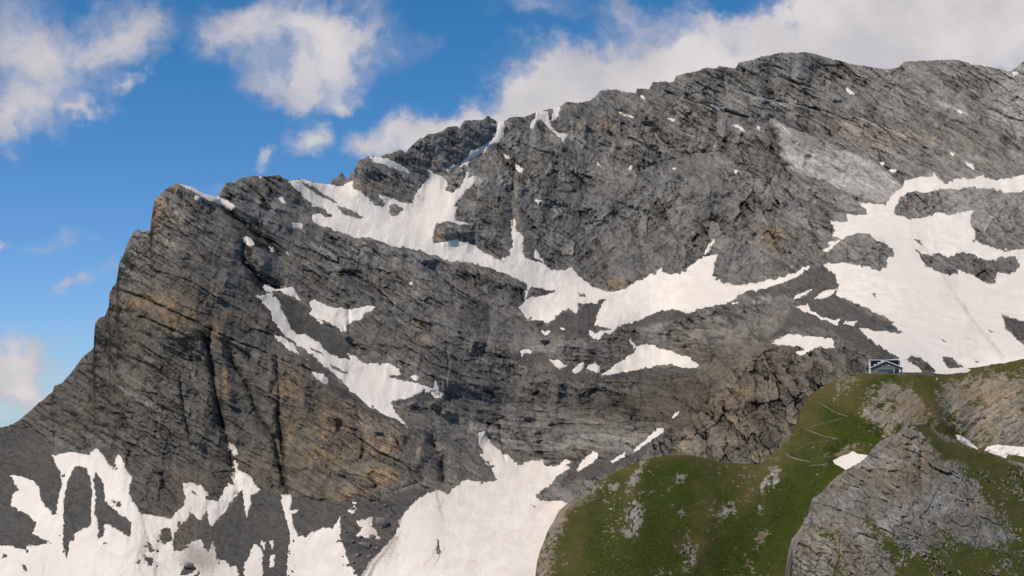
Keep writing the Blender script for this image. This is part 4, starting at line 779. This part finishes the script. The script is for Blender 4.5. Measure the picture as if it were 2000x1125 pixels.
hf1, he1 = cells(p / 22, q / 8, 600); hf2, he2 = cells(p / 9, q / 4, 601); hcr = (1 - ss(he1, 0, .15)) + .7 * (1 - ss(he2, 0, .2))
rel = 14 * fbm(U / 130, V / 130, 67, 3) + 9 * (rdg(U / 62 + .004 * V, V / 120, 168, 3, .5, True) - .6) + 5 * fbm(U / 34, V / 40, 68, 4) + 1.0 * fbm(U / 6, V / 5, 69, 3, .65) + rockish * (5.5 * strat + 8 * hf1 + 2.4 * hf2 - 1.2 * hcr + 5 * (rdg(U / 28, V / 40, 70, 3, .5) - .6) + 1.5 * fbm(U / 7, V / 7, 71, 3, .6))
for pts, w, amp in [([(1240, 900), (1235, 960), (1240, 1040)], 16, 6), ([(1290, 930), (1290, 1100)], 26, -7), ([(1380, 960), (1370, 1110)], 30, 5), ([(1500, 920), (1470, 960), (1440, 1040)], 18, 6), ([(1560, 960), (1520, 1040), (1470, 1110)], 22, -8), ([(1600, 800), (1660, 830), (1720, 860)], 20, -7), ([(1760, 740), (1820, 790), (1860, 850)], 16, 6), ([(1850, 780), (1865, 840)], 14, -10), ([(1930, 760), (1950, 860)], 20, 6), ([(1690, 740), (1660, 780), (1700, 820)], 24, 8)]:
    m = sd_near(pts, 3 * w)
    d = line_d(U[m] + wu[m], V[m] + wv[m], pts); rel[m] += 1.9 * amp * np.exp(-(d / w) ** 2)
brown = np.clip(.12 + .045 * rel + .35 * ss(V, 985, 900) + .3 * ss(U, 1180, 1090) + .6 * fbm(U / 26, V / 22, 74, 4, .6) + .5 * np.exp(-HH / 16.) - .35 * ss(np.abs(U - 1500 + (V - 1000) * .9), 70, 20), 0, 1)
rel = rel * ss(HH, -2, 18) - 10 * np.exp(-HH / 6.)
HD = HB - rel * HB / F
tone2 = 1 + .5 * strat - .25 * hcr * rockish + .3 * fbm(U / 5, V / 5, 72, 3, .65) + .45 * spk
paleh = np.clip(stony * .9 + spk, 0, 1)
hill = HL.build('hillside', HD, M_HILL, dict(cover=np.stack([blobs2([(1800, 815, 22, 20, .8, 0), (1060, 1080, 14, 60, .5, 0), (1880, 770, 40, 30, .4, 0)]), paleh, paleh * 0], -1),
     ground=np.stack([np.clip(soil, 0, 1), g, brown], -1), tone=tone2, warm=np.clip(.3 + fbm(U / 50, V / 50, 73, 3), 0, 1)), back=((4, .1), (14, .15), (60, .5), (160, .8), (400, 1.0)))
hill['kind'] = 'structure'
# snow on the hillside
def snow_on(layer, B0, R0, pts, lab, nm='snow_patch'):
    Ul, Vl = layer.U, layer.V
    S = np.full(Ul.shape, -60, np.float32)
    xs = [p[0] for p in pts]; ys = [p[1] for p in pts]
    m = (Ul > min(xs) - 12) & (Ul < max(xs) + 12) & (Vl > min(ys) - 12) & (Vl < max(ys) + 12)
    S[m] = poly_sd(Ul[m] + 1.2 * fbm(Ul[m] / 7, Vl[m] / 7, 23, 3), Vl[m] + 1.2 * fbm(Ul[m] / 7, Vl[m] / 7, 24, 3), pts)
    keep = S > -3.0
    fm = keep[:-1, :-1] & keep[1:, :-1] & keep[1:, 1:] & keep[:-1, 1:]
    f = quads(*Ul.shape)[fm]
    idx, inv = np.unique(f.ravel(), return_inverse=True)
    s = S.ravel()[idx]
    Ds = layer.D.ravel()[idx] - np.clip(s * .9, -5, 5) * layer.D.ravel()[idx] / F
    o = make_mesh(nm, to_world(Ul.ravel()[idx], Vl.ravel()[idx], Ds), inv.reshape(-1, 4), M_SNOW, dict(dirt=np.zeros(len(idx))))
    o['label'] = lab; o['category'] = 'snow patch'; o['group'] = 'snow patches on the grassy hill'
snow_on(HL, HB, rel, C(c5, K, (918, 490), (960, 470), (1000, 455), (1030, 438), (1060, 455), (1115, 462), (1130, 480), (1060, 530), (1000, 550), (970, 530), (930, 510)), 'white snow patch in the grassy hollow beside the foreground crag')
snow_on(HL, HB, rel, C(c5, K, (1592, 350), (1620, 352), (1670, 385), (1717, 425), (1720, 445), (1640, 400), (1605, 380)), 'narrow snow sliver behind the crest of the foreground crag')
snow_on(HL, HB, rel, C(c5, K, (1750, 435), (1770, 412), (1830, 403), (1900, 412), (1969, 415), (2200, 420), (2200, 480), (1969, 470), (1880, 455), (1870, 480), (1800, 455)), 'flat snow strip at the foot of the cliffs near the right edge')
snow_on(HL, HB, rel, [(1823, 726), (1850, 722), (1880, 720), (1898, 722), (1890, 727), (1850, 731), (1830, 730)], 'thin snow strip lying on the crest right of the hut')
# walkers' path in zigzags
M_PATH, tp, bp = new_mat('trodden gravel'); 
pp = tp.node('ShaderNodeNewGeometry').outputs['Position']
tp.l.new(tp.mix(tp.mr(tp.noise(pp, 1.4, 5, .7), .35, .65), (.11, .10, .06), (.26, .24, .19)), bp.inputs['Base Color'])
def path_strip(pts, wd):
    pts = [Vector(p) for p in pts]
    dense = []
    for a, b in zip(pts[:-1], pts[1:]):
        n = max(2, int((b - a).length / 2))
        dense += [a + (b - a) * k / n for k in range(n)]
    dense.append(pts[-1])
    vs = []
    for i, p_ in enumerate(dense):
        t_ = (dense[min(i + 1, len(dense) - 1)] - dense[max(i - 1, 0)]).normalized(); nn = Vector((-t_.y, t_.x))
        w_ = wd * (.6 + .5 * abs(math.sin(i * .7 + i * i * .13))) * min(1, (i + 1) / 4, (len(dense) - i) / 4)
        for s_ in (-1, 0, 1):
            q_ = p_ + nn * w_ * s_ * .5
            vs.append(HL.pt(q_.x, q_.y, .35 if s_ else .5))
    n = len(dense)
    f = [[i * 3 + k, i * 3 + 3 + k, i * 3 + 4 + k, i * 3 + 1 + k] for i in range(n - 1) for k in (0, 1)]
    o = make_mesh('path', np.array([tuple(v_) for v_ in vs]), np.array(f), M_PATH)
    o['kind'] = 'structure'
for pts, wd in [(C(c5, K, (828, 165), (880, 195), (940, 230), (1005, 250)), 1.6), (C(c5, K, (763, 318), (820, 338), (880, 360), (950, 373)), 2.0), (C(c5, K, (655, 443), (680, 470), (730, 485), (800, 498)), 2.6),
                (C(c5, K, (905, 508), (850, 515), (780, 522)), 1.3), (C(c5, K, (950, 373), (860, 385), (770, 400)), .9), (C(c5, K, (1000, 252), (900, 275), (790, 310)), .9), (C(c5, K, (770, 405), (700, 440)), .9)]:
    path_strip(pts, wd)

# ---------------------------------------------------------------- foreground crag
KS = [(1520, 1345), (1536, 1200), (1541, 1125), (1545, 1080), (1547, 1054), (1563, 1034), (1574, 1013), (1583, 999), (1587, 974), (1606, 960), (1627, 938), (1647, 920), (1670, 908), (1695, 892), (1712, 867), (1727, 857), (1751, 846), (1766, 832), (1776, 821), (1800, 828), (1833, 846), (1866, 859), (1890, 869), (1910, 877), (1965, 895), (2000, 906), (2330, 990)]
KC = [(1545, 1100, 400), (1586, 980, 440), (1650, 920, 460), (1712, 867, 470), (1776, 822, 480), (1866, 859, 480), (1965, 896, 475), (2000, 1000, 430), (1900, 950, 440), (1750, 950, 420), (1700, 1050, 375), (1620, 1050, 385), (1850, 1080, 370), (2000, 1125, 360), (1700, 1300, 320), (2300, 1000, 480), (2300, 1300, 330), (1540, 1300, 350)]
KL = Layer(KS, [(1520, 1360), (2330, 1320)], frange(1520, 2002, 1.4) + frange(2006, 2330, 8), 330, lambda u: 4.2 * fbm(u / 18, u * 0, 6, 5, .68) * (1 - .5 * ss(u, 1780, 1820)))
U, V, HH = KL.U, KL.V, KL.h
KB_ = tps(KC, U, V)
wu = 8 * fbm(U / 42, V / 42, 11, 4, .55); wv = 8 * fbm(U / 42, V / 42, 12, 4, .55)
GR = [C(c5, K, (1310, 240), (1500, 340), (1969, 500), (2500, 600), (2500, 1700), (1900, 950), (1800, 760), (1650, 600), (1540, 500), (1450, 400)),
      C(c5, K, (1250, 1125), (1180, 950), (1100, 830), (1120, 780), (1200, 900), (1400, 1000), (1500, 900), (1700, 940), (1969, 860), (2300, 900), (2300, 1700), (1250, 1700)),
      C(c5, K, (800, 840), (880, 890), (930, 960), (960, 1080), (900, 960), (820, 900))]
ke4_ = cells((U + wu) / 34, (V + wv) / 60, 613)[1]; gg = np.zeros(U.shape, np.float32)
for p_, a in zip(GR, (.95, .8, .8)): gg = np.maximum(gg, region(U + 2.2 * wu, V + 2.2 * wv, p_, 26) * a)
gg = gg + .35 * fbm(U / 26, V / 26, 81, 4) - .75 * ss(vn(U / 3.2, V / 2.6, 83), .55, .8) * ss(V + .35 * (U - 1850), 880, 990) * ss(fbm(U / 30, V / 24, 85, 3), -.5, .2) + .3 * fbm(U / 7, V / 5, 183, 4, .65) + .45 * fbma(((U + wu) * .88 + (V + wv) * .47) / 60, (-(U + wu) * .47 + (V + wv) * .88) / 9, 184, 3, .6) + .22 * ss(V, 950, 1100) + .5 * ss(ke4_, .06, 0) - .1
ang = math.radians(28); p = (U + wu) * math.cos(ang) + (V + wv) * math.sin(ang); q = -(U + wu) * math.sin(ang) + (V + wv) * math.cos(ang)
st = fbma(p / 46, q / 6.5, 84, 4, .62); st2 = rdg((U + wu + .15 * V) / 34, (V + wv) / 90, 85, 3, .55)
dip2 = fbma(((U + wu) * .5 + V * .86) / 50, ((V + wv) * .5 - U * .86) / 9, 86, 4, .62)
mixd = ss(V + 60 * fbm(U / 90, V / 90, 87, 2), 960, 1050)
st = st * (1 - mixd) + dip2 * mixd
bare = 1 - ss(gg, .3, .7)
kf1, ke1 = cells(p / 44, q / 13, 610); kf2, ke2 = cells(p / 19, q / 6, 611); kf3, ke3 = cells(p / 8, q / 3.6, 612); kf4, ke4 = cells((U + wu) / 34, (V + wv) / 60, 613)
kcr = (1 - ss(ke1, 0, .10)) + .9 * (1 - ss(ke2, 0, .16)) + .5 * (1 - ss(ke3, 0, .2)) + .6 * (1 - ss(ke4, 0, .08))
rel = 12 * fbm(U / 110, V / 110, 88, 3) + bare * (11 * kf1 + 7 * kf2 + 3.6 * kf3 + 6 * kf4 - 2.6 * kcr + 1.8 * fbm(U / 3.6, V / 3.6, 189, 3, .7) + 4 * st + 13 * (st2 - .62) + 2.2 * fbm(U / 7, V / 7, 89, 3, .62) + 4.5 * (rdg(U / 20, V / 20, 91, 4, .55, True) - .6)) + 1.6 * fbm(U / 12, V / 12, 92, 4, .62)
for pts, w, amp in [([(1655, 930), (1640, 1000), (1660, 1080)], 6, -8), ([(1690, 940), (1700, 1020), (1690, 1100)], 5, -9), ([(1800, 870), (1800, 960)], 5, -9), ([(1730, 880), (1725, 960)], 4, -6), ([(1760, 850), (1740, 950), (1760, 1050)], 30, 8), ([(1600, 1020), (1600, 1120)], 18, 7), ([(1870, 960), (1830, 1010), (1830, 1080)], 8, -8)]:
    m = sd_near(pts, 3 * w)
    d = line_d(U[m] + .6 * wu[m], V[m] + .6 * wv[m], pts); rel[m] += amp * np.exp(-(d / w) ** 2)
rel = rel * ss(HH, -4, 14) - 10 * np.exp(-HH / 5.)
KD = KB_ - rel * KB_ / F
z0 = np.zeros(U.shape, np.float32)
och = blobs2([(1590, 1040, 30, 60, .6, 20), (1600, 1100, 26, 40, .8, 0), (1640, 950, 30, 30, .4, 0), (1810, 835, 26, 14, .8, 30)])
knob = KL.build('rocky_crag', KD, M_KNOB, dict(cover=np.stack([och, .5 * ss(fbm(U / 40, V / 30, 93, 4), 0, .5), z0], -1), ground=np.stack([z0, gg, np.clip(.4 + .7 * fbm(U / 22, V / 18, 75, 4, .6) - .2 * ss(V, 950, 1100), 0, 1)], -1),
     tone=1 + .45 * st - .2 * kcr + .35 * fbm(U / 4, V / 4, 94, 3, .65), warm=np.clip(.35 + fbm(U / 60, V / 60, 95, 3), 0, 1)), back=((4, .2), (14, .4), (50, .7), (120, .9), (260, 1.0)))
knob['kind'] = 'structure'
print('layers', round(time.time() - T0, 1))

# valley floor far below everything
gv = np.array([(x, y, -900.0) for y in (-4000, 30000) for x in (-30000, 30000)], float)
gnd = make_mesh('ground', gv, np.array([[0, 1, 3, 2]]), M_MOUNT)
gnd['kind'] = 'structure'

# ---------------------------------------------------------------- the hut and small things
def simple(name, col, rough=.8, noise=0.0, scale=2.0, spec=.3):
    m, t, b = new_mat(name)
    b.inputs['Roughness'].default_value = rough; b.inputs['Specular IOR Level'].default_value = spec
    pos = t.node('ShaderNodeNewGeometry').outputs['Position']
    c_ = t.mix(t.mr(t.noise(pos, scale, 4, .7), .3, .7), tuple(x * (1 - noise) for x in col), tuple(x * (1 + noise) for x in col))
    t.l.new(c_, b.inputs['Base Color'])
    return m
def masonry():
    m, t, b = new_mat('hut stone')
    tc = t.node('ShaderNodeTexCoord').outputs['Object']
    mp = t.node('ShaderNodeMapping'); mp.inputs['Rotation'].default_value = (math.radians(90), 0, 0); t.put(mp.inputs['Vector'], tc)
    br = t.node('ShaderNodeTexBrick'); t.put(br.inputs['Vector'], mp.outputs[0]); br.inputs['Scale'].default_value = 1.6
    br.inputs['Color1'].default_value = (.20, .19, .17, 1); br.inputs['Color2'].default_value = (.28, .26, .23, 1); br.inputs['Mortar'].default_value = (.12, .115, .11, 1)
    br.inputs['Mortar Size'].default_value = .03
    t.l.new(t.mix(t.mr(t.noise(tc, 2.2, 4, .7), .3, .7, 0, .6), br.outputs[0], (.15, .155, .135)), b.inputs['Base Color'])
    return m
M_STONE = masonry()
M_WHITE = simple('white painted board', (.78, .77, .76), .6, .05)
M_GLASS = simple('dark glazing', (.010, .011, .014), .35, .1, 2, .15)
M_BLUE = simple('blue shutters', (.04, .085, .16), .5, .12)
M_DARK = simple('dark timber', (.035, .03, .028), .8, .2)
M_POLE = simple('pale metal', (.55, .56, .55), .4, .05)
M_TERR = simple('pale stone slabs', (.42, .40, .37), .85, .15)
M_ROOF = simple('slate roof', (.16, .155, .16), .7, .2)

def pyobj(name, V_, F_, mat, parent=None, loc=(0, 0, 0), smooth=False):
    me = bpy.data.meshes.new(name); me.from_pydata([tuple(v_) for v_ in V_], [], F_); me.update()
    for p_ in me.polygons: p_.use_smooth = smooth
    me.materials.append(mat)
    o = bpy.data.objects.new(name, me); COL.objects.link(o); o.location = loc
    if parent: o.parent = parent
    return o
def boxes(*bs):
    V_, F_ = [], []
    for (x0, x1, y0, y1, z0_, z1) in bs:
        k = len(V_)
        V_ += [(x0, y0, z0_), (x1, y0, z0_), (x1, y1, z0_), (x0, y1, z0_), (x0, y0, z1), (x1, y0, z1), (x1, y1, z1), (x0, y1, z1)]
        F_ += [[k + i for i in f] for f in ((0, 3, 2, 1), (4, 5, 6, 7), (0, 1, 5, 4), (1, 2, 6, 5), (2, 3, 7, 6), (3, 0, 4, 7))]
    return V_, F_
def cyl(r, z0_, z1, n=12, cx_=0, cy_=0, r2=None, axis='z'):
    r2 = r if r2 is None else r2
    V_ = []; 
    for rr, z in ((r, z0_), (r2, z1)):
        for i in range(n):
            a = 2 * math.pi * i / n
            V_.append((cx_ + rr * math.cos(a), cy_ + rr * math.sin(a), z) if axis == 'z' else (cx_ + rr * math.cos(a), z, cy_ + rr * math.sin(a)))
    F_ = [[i, (i + 1) % n, n + (i + 1) % n, n + i] for i in range(n)] + [list(range(n))[::-1], list(range(n, 2 * n))]
    return V_, F_
def empty(name, loc, lab, cat, group=None):
    e = bpy.data.objects.new(name, None); e.empty_display_size = .5; COL.objects.link(e); e.location = loc
    e['label'] = lab; e['category'] = cat
    if group: e['group'] = group
    return e

HDIST = 657.5
mp_ = HDIST / F                              # metres per picture unit at the hut
def hutpt(u, v): return Vector(to_world(np.float64(u), np.float64(v), HDIST))
O = hutpt(1731, 729.3)
hx = lambda u: (u - 1731) * mp_
hz = lambda v: (729.3 - v) * mp_ * 1.0
# level pad the hut stands on
hut = empty('stone_hut', O, 'grey stone hut with low gable, white roof edges and blue shutters on the grassy crest', 'mountain hut')
xl, xr, ze, zp = hx(1702), hx(1761.5), hz(718.5), hz(705.5)
HROT = -math.atan((1731 - 1000) / F); hut.rotation_euler.z = HROT
HB_ = Vector((math.sin(-HROT), math.cos(-HROT), 0))
DEP = 9.0
wall = pyobj('wall', [(xl, 0, -2), (xr, 0, -2), (xr, 0, ze), (0, 0, zp), (xl, 0, ze), (xl, DEP, -2), (xr, DEP, -2), (xr, DEP, ze), (0, DEP, zp), (xl, DEP, ze)],
             [[0, 1, 2, 3, 4], [9, 8, 7, 6, 5], [0, 4, 9, 5], [1, 6, 7, 2], [2, 7, 8, 3], [4, 3, 8, 9]], M_STONE, hut)
def roof_slab(x0, z0_, x1, z1, th, y0, y1):
    return [(x0, y0, z0_), (x1, y0, z1), (x1, y0, z1 + th), (x0, y0, z0_ + th), (x0, y1, z0_), (x1, y1, z1), (x1, y1, z1 + th), (x0, y1, z0_ + th)], [[0, 1, 2, 3], [7, 6, 5, 4], [0, 4, 5, 1], [1, 5, 6, 2], [2, 6, 7, 3], [3, 7, 4, 0]]
sl = (zp - ze) / xr
over = .55
rv, rf = roof_slab(xl - over, ze - over * sl + .02, 0, zp + .02, .22, -.5, DEP + .4)
rv2, rf2 = roof_slab(0, zp + .02, xr + over, ze - over * sl + .02, .22, -.5, DEP + .4)
roof = pyobj('roof', rv + rv2, rf + [[i + 8 for i in f] for f in rf2], M_ROOF, hut)
bv, bf = roof_slab(xl - over - .05, ze - over * sl - .02, 0, zp - .02, .38, -.72, -.503)
bv2, bf2 = roof_slab(0, zp - .02, xr + over + .05, ze - over * sl - .02, .38, -.72, -.503)
pyobj('bargeboard', bv, bf, M_WHITE, roof); pyobj('bargeboard', bv2, bf2, M_WHITE, roof)
# snow still lying on the left roof slope, stepped along the edge
ng = pyobj('roof_snow', *boxes((hx(1708), hx(1712), .2, 4, hz(713.3), hz(711.0)), (hx(1715), hx(1721), .2, 5, hz(709.8), hz(707.5)), (hx(1721), hx(1727), .2, 6, hz(707), hz(703.8))), M_SNOW, roof)
ng.data.attributes.new('dirt', 'FLOAT', 'POINT')
for cxp in (1722.5, 1736.2):
    wv_o = pyobj('window', *cyl(.32, -.10, .12, 16, hx(cxp), hz(714), axis='y'), M_DARK, hut)
    pyobj('pane', *cyl(.23, -.13, -.102, 16, hx(cxp), hz(714), axis='y'), M_WHITE, wv_o)
for k, (ua, ub) in enumerate(((1717, 1723.5), (1724.2, 1730.5), (1731.2, 1737.5), (1738.2, 1744))):
    w_ = pyobj('window', *boxes((hx(ua), hx(ub), -.07, .05, hz(726.5), hz(721.3))), M_BLUE, hut)
    pyobj('sill', *boxes((hx(ua) - .04, hx(ub) + .04, -.16, -.001, hz(726.5) - .1, hz(726.5) - .003)), M_TERR, w_)
pyobj('door', *boxes((hx(1747), hx(1753.5), -.06, .05, .0, hz(719.8))), M_DARK, hut)
pyobj('lintel_band', *boxes((hx(1708), hx(1756), -.05, -.001, hz(720.6), hz(720.0))), M_TERR, hut)
# annex: glazed cube behind
an = empty('glazed_annex', hutpt(1731, 729.3) + HB_ * 10.2, 'taller flat-roofed annex with white frame and black windows directly behind the stone hut', 'annex')
an.rotation_euler.z = HROT
ax = lambda u: (u - 1731) * mp_ * 1.0156
az = lambda v: (729.3 - v) * mp_ * 1.0156 + .25
pyobj('wall', *boxes((ax(1698.3), ax(1755.3), 0, 9, -6, az(703.4))), M_WHITE, an)
pyobj('roof', [(ax(1697.6), -.3, az(703.4)), (ax(1756.2), -.3, az(703.4)), (ax(1756.2), 9.3, az(703.4)), (ax(1697.6), 9.3, az(703.4)), (ax(1697.6), -.3, az(701.9)), (ax(1730), -.3, az(702.8)), (ax(1756.2), -.3, az(700.8)), (ax(1756.2), 9.3, az(700.8)), (ax(1730), 9.3, az(702.8)), (ax(1697.6), 9.3, az(701.9))],
      [[0, 1, 6, 5, 4], [9, 8, 7, 2, 3], [4, 5, 8, 9], [5, 6, 7, 8], [0, 4, 9, 3], [1, 2, 7, 6], [0, 3, 2, 1]], M_WHITE, an)
pyobj('window', *boxes((ax(1701.8), ax(1726), -.08, .02, az(718), az(704.2))), M_GLASS, an)
pyobj('window', *boxes((ax(1729), ax(1754.6), -.08, .02, az(718), az(703.8))), M_GLASS, an)
# terrace wall in front
tw = empty('terrace_wall', O + HB_ * -1.2 + Vector((0, 0, -.25)), 'low pale stone terrace wall along the grass in front of the hut', 'wall')
pyobj('wall', *boxes((hx(1704), hx(1768), 0, .4, -.9, .12)), M_STONE, tw); tw.rotation_euler.z = HROT; tw.location += Vector((0, 0, -.12))
pyobj('coping', *boxes((hx(1703.6), hx(1768.4), -.06, .46, .123, .22)), M_TERR, tw)
# flagpole / mast
ms = empty('mast', hutpt(1690.4, 730.5), 'thin pale mast with a bent top standing left of the hut', 'mast')
pyobj('pole', *cyl(.09, -1, 24.5 * mp_, 8, r2=.05), M_POLE, ms)
pyobj('arm', [(-.75, -.04, 25.6 * mp_), (-.7, -.04, 25.9 * mp_), (.02, -.04, 24.6 * mp_), (.02, -.04, 24.2 * mp_), (-.75, .04, 25.6 * mp_), (-.7, .04, 25.9 * mp_), (.02, .04, 24.6 * mp_), (.02, .04, 24.2 * mp_)], [[0, 3, 2, 1], [4, 5, 6, 7], [0, 1, 5, 4], [1, 2, 6, 5], [2, 3, 7, 6], [3, 0, 4, 7]], M_POLE, ms)
# two closed white parasols / tubs on the terrace
LX = Vector((HB_.y, -HB_.x, 0))
t1 = empty('water_tank', O + LX * hx(1757.6) - HB_ * .9, 'round white tank standing against the hut right of the door', 'tank')
pyobj('tank', *cyl(.42, .4, 1.75, 16), M_WHITE, t1); pyobj('stand', *cyl(.34, -.4, .397, 12), M_DARK, t1)
t2 = empty('garden_parasol', O + LX * hx(1745.6) - HB_ * .8, 'leaning closed white parasol between the blue shutters and the white tank', 'parasol')
pyobj('cover', *cyl(.22, .85, 2.0, 10, .1, 0, r2=.08), M_WHITE, t2); pyobj('pole', *cyl(.035, -.5, .85, 8, .1), M_DARK, t2)
tb = empty('table', O + LX * hx(1734.5) - HB_ * .8 + Vector((0, 0, -.1)), 'dark wooden table on the terrace in front of the blue shutters', 'table')
pyobj('table_top', *boxes((-.1, 2.2, -.4, .4, .68, .76)), M_DARK, tb)
for a_, b_ in ((0, -.3), (0, .3), (2.05, -.3), (2.05, .3)): pyobj('leg', *boxes((a_, a_ + .08, b_ - .04, b_ + .04, -.4, .677)), M_DARK, tb)
# white cairn-like post on the grass
q_ = HL.pt(1830, 744)
sp = empty('signpost', q_, 'small white pointed marker on the grass right of the hut', 'marker')
pyobj('post', *cyl(.06, -.5, 1.1, 8), M_POLE, sp)
pyobj('board', *boxes((-.5, .35, -.1, -.065, .75, 1.35)), M_WHITE, sp)
# snowfield low wall right of hut
lw = empty('stone_wall', hutpt(1790, 729.6) + HB_ * 1.5, 'low brown stone wall on the crest right of the hut', 'wall')
pyobj('wall', *boxes((hx(1764) - hx(1790), hx(1824) - hx(1790), 0, .7, -1.5, .6)), simple('brown stone', (.20, .165, .14), .9, .25, 3), lw)

# ---------------------------------------------------------------- boulders
M_BOUL = simple('boulder rock', (.17, .16, .15), .9, .4, .5)
random.seed(5)
def ico_verts(sub):
    import bmesh
    bm = bmesh.new(); bmesh.ops.create_icosphere(bm, subdivisions=sub, radius=1.0)
    V_ = [v_.co.copy() for v_ in bm.verts]; F_ = [[v_.index for v_ in f.verts] for f in bm.faces]; bm.free()
    return V_, F_
ICO = ico_verts(3)
from mathutils import noise as mn
BM = []
for k in range(6):
    pl = [(Vector((random.gauss(0, 1), random.gauss(0, 1), random.gauss(0, 1))).normalized(), random.uniform(.45, .85)) for _ in range(11)]
    vs = []
    for v_ in ICO[0]:
        r = 1.0
        for n_, d_ in pl:
            c_ = v_.dot(n_)
            if c_ > 1e-3: r = min(r, d_ / c_)
        r *= 1 + .07 * mn.noise(v_ * 4 + Vector((k * 7, 0, 0)))
        vs.append(v_ * r)
    me = bpy.data.meshes.new('boulder'); me.from_pydata([tuple(v_) for v_ in vs], [], ICO[1]); me.materials.append(M_BOUL); me.update()
    BM.append(me)
def boulder(u, v, r, lab, grp, flat=.75):
    o = bpy.data.objects.new('boulder', random.choice(BM)); COL.objects.link(o)
    p_ = MT.pt(u, v); s_ = r * p_.length / F
    o.location = p_ + Vector((0, -.25 * s_, .15 * s_)); o.scale = (s_ * random.uniform(.9, 1.25), s_, s_ * flat * random.uniform(.8, 1.1))
    o.rotation_euler = (random.uniform(-.3, .3), random.uniform(-.3, .3), random.uniform(0, 6.28))
    o['label'] = lab; o['category'] = 'boulder'
    if grp: o['group'] = grp; BG.setdefault(lab, []).append((u, o))
BG = {}
boulder(745, 1025, 17, 'largest dark boulder at the foot of the ochre cliff beside the snow fan', None)
boulder(712, 1068, 16, 'angular dark boulder below the largest one, left of the snow fan', None)
boulder(372, 1109, 12, 'dark boulder in dirty snow at the bottom of the left apron', None)
boulder(690, 996, 7, 'pale boulder on scree under the ochre cliff', None)
for x, y, r in [(728, 1050, 7), (700, 1085, 8), (722, 1088, 6), (735, 1072, 6), (705, 1050, 5), (760, 1010, 6), (752, 988, 5), (670, 1010, 5), (676, 1040, 4), (690, 1060, 5), (730, 985, 4), (768, 1035, 4), (690, 1100, 5), (683, 1075, 3.5), (660, 985, 3.5)]:
    boulder(x, y, r, 'grey boulder in the rubble left of the snow fan', 'boulders in the rubble')
for x, y, r in [(220, 1090, 2.2), (204, 1060, 1.8), (130, 1090, 2.5), (176, 1097, 2.6), (147, 1115, 2.2), (110, 1040, 1.8), (112, 1058, 2), (398, 1100, 3), (160, 1065, 2), (318, 1102, 2), (404, 1042, 2.6), (330, 1076, 2.4), (875, 1070, 1.6), (878, 1078, 1.4), (58, 1062, 2), (95, 1010, 1.6)]:
    boulder(x, y, r, 'small dark rock melted out of the lower snow', 'small rocks on the lower snow')
for x, y, r in [(1370, 462 + 20, 1.5), (758, 462, 2), (765, 458, 1.6), (750, 464, 1.5), (755, 471, 2.2), (820, 418, 1.4), (843, 447, 2), (1262, 605, 1.5), (1252, 612, 1.3), (1181, 579, 1.6), (1024, 507, 2.4), (1033, 508, 1.6)]:
    boulder(x, y, r, 'small dark rock on the upper snow bowl and ledge', 'small rocks on the upper snow')
for x, y, r in [(1776, 618, 1.5), (1935, 650, 2.5), (1930, 660, 2), (1912, 655, 1.6), (1891, 662, 2), (1937, 681, 2.5), (1945, 652, 1.6), (1822, 670, 1.6), (1826, 679, 1.4), (1910, 680, 1.4), (1764, 694, 1.6), (1800, 478, 1.6), (1806, 478, 1.5), (1796, 646, 1.4), (1840, 690, 1.6), (1720, 660, 1.8), (1693, 561, 1.2)]:
    boulder(x, y, r, 'small dark rock scattered on the wide right snowfield', 'small rocks on the right snowfield')
for lab, it in BG.items(): ordinal_labels(it, lab)
print('done', round(time.time() - T0, 1))
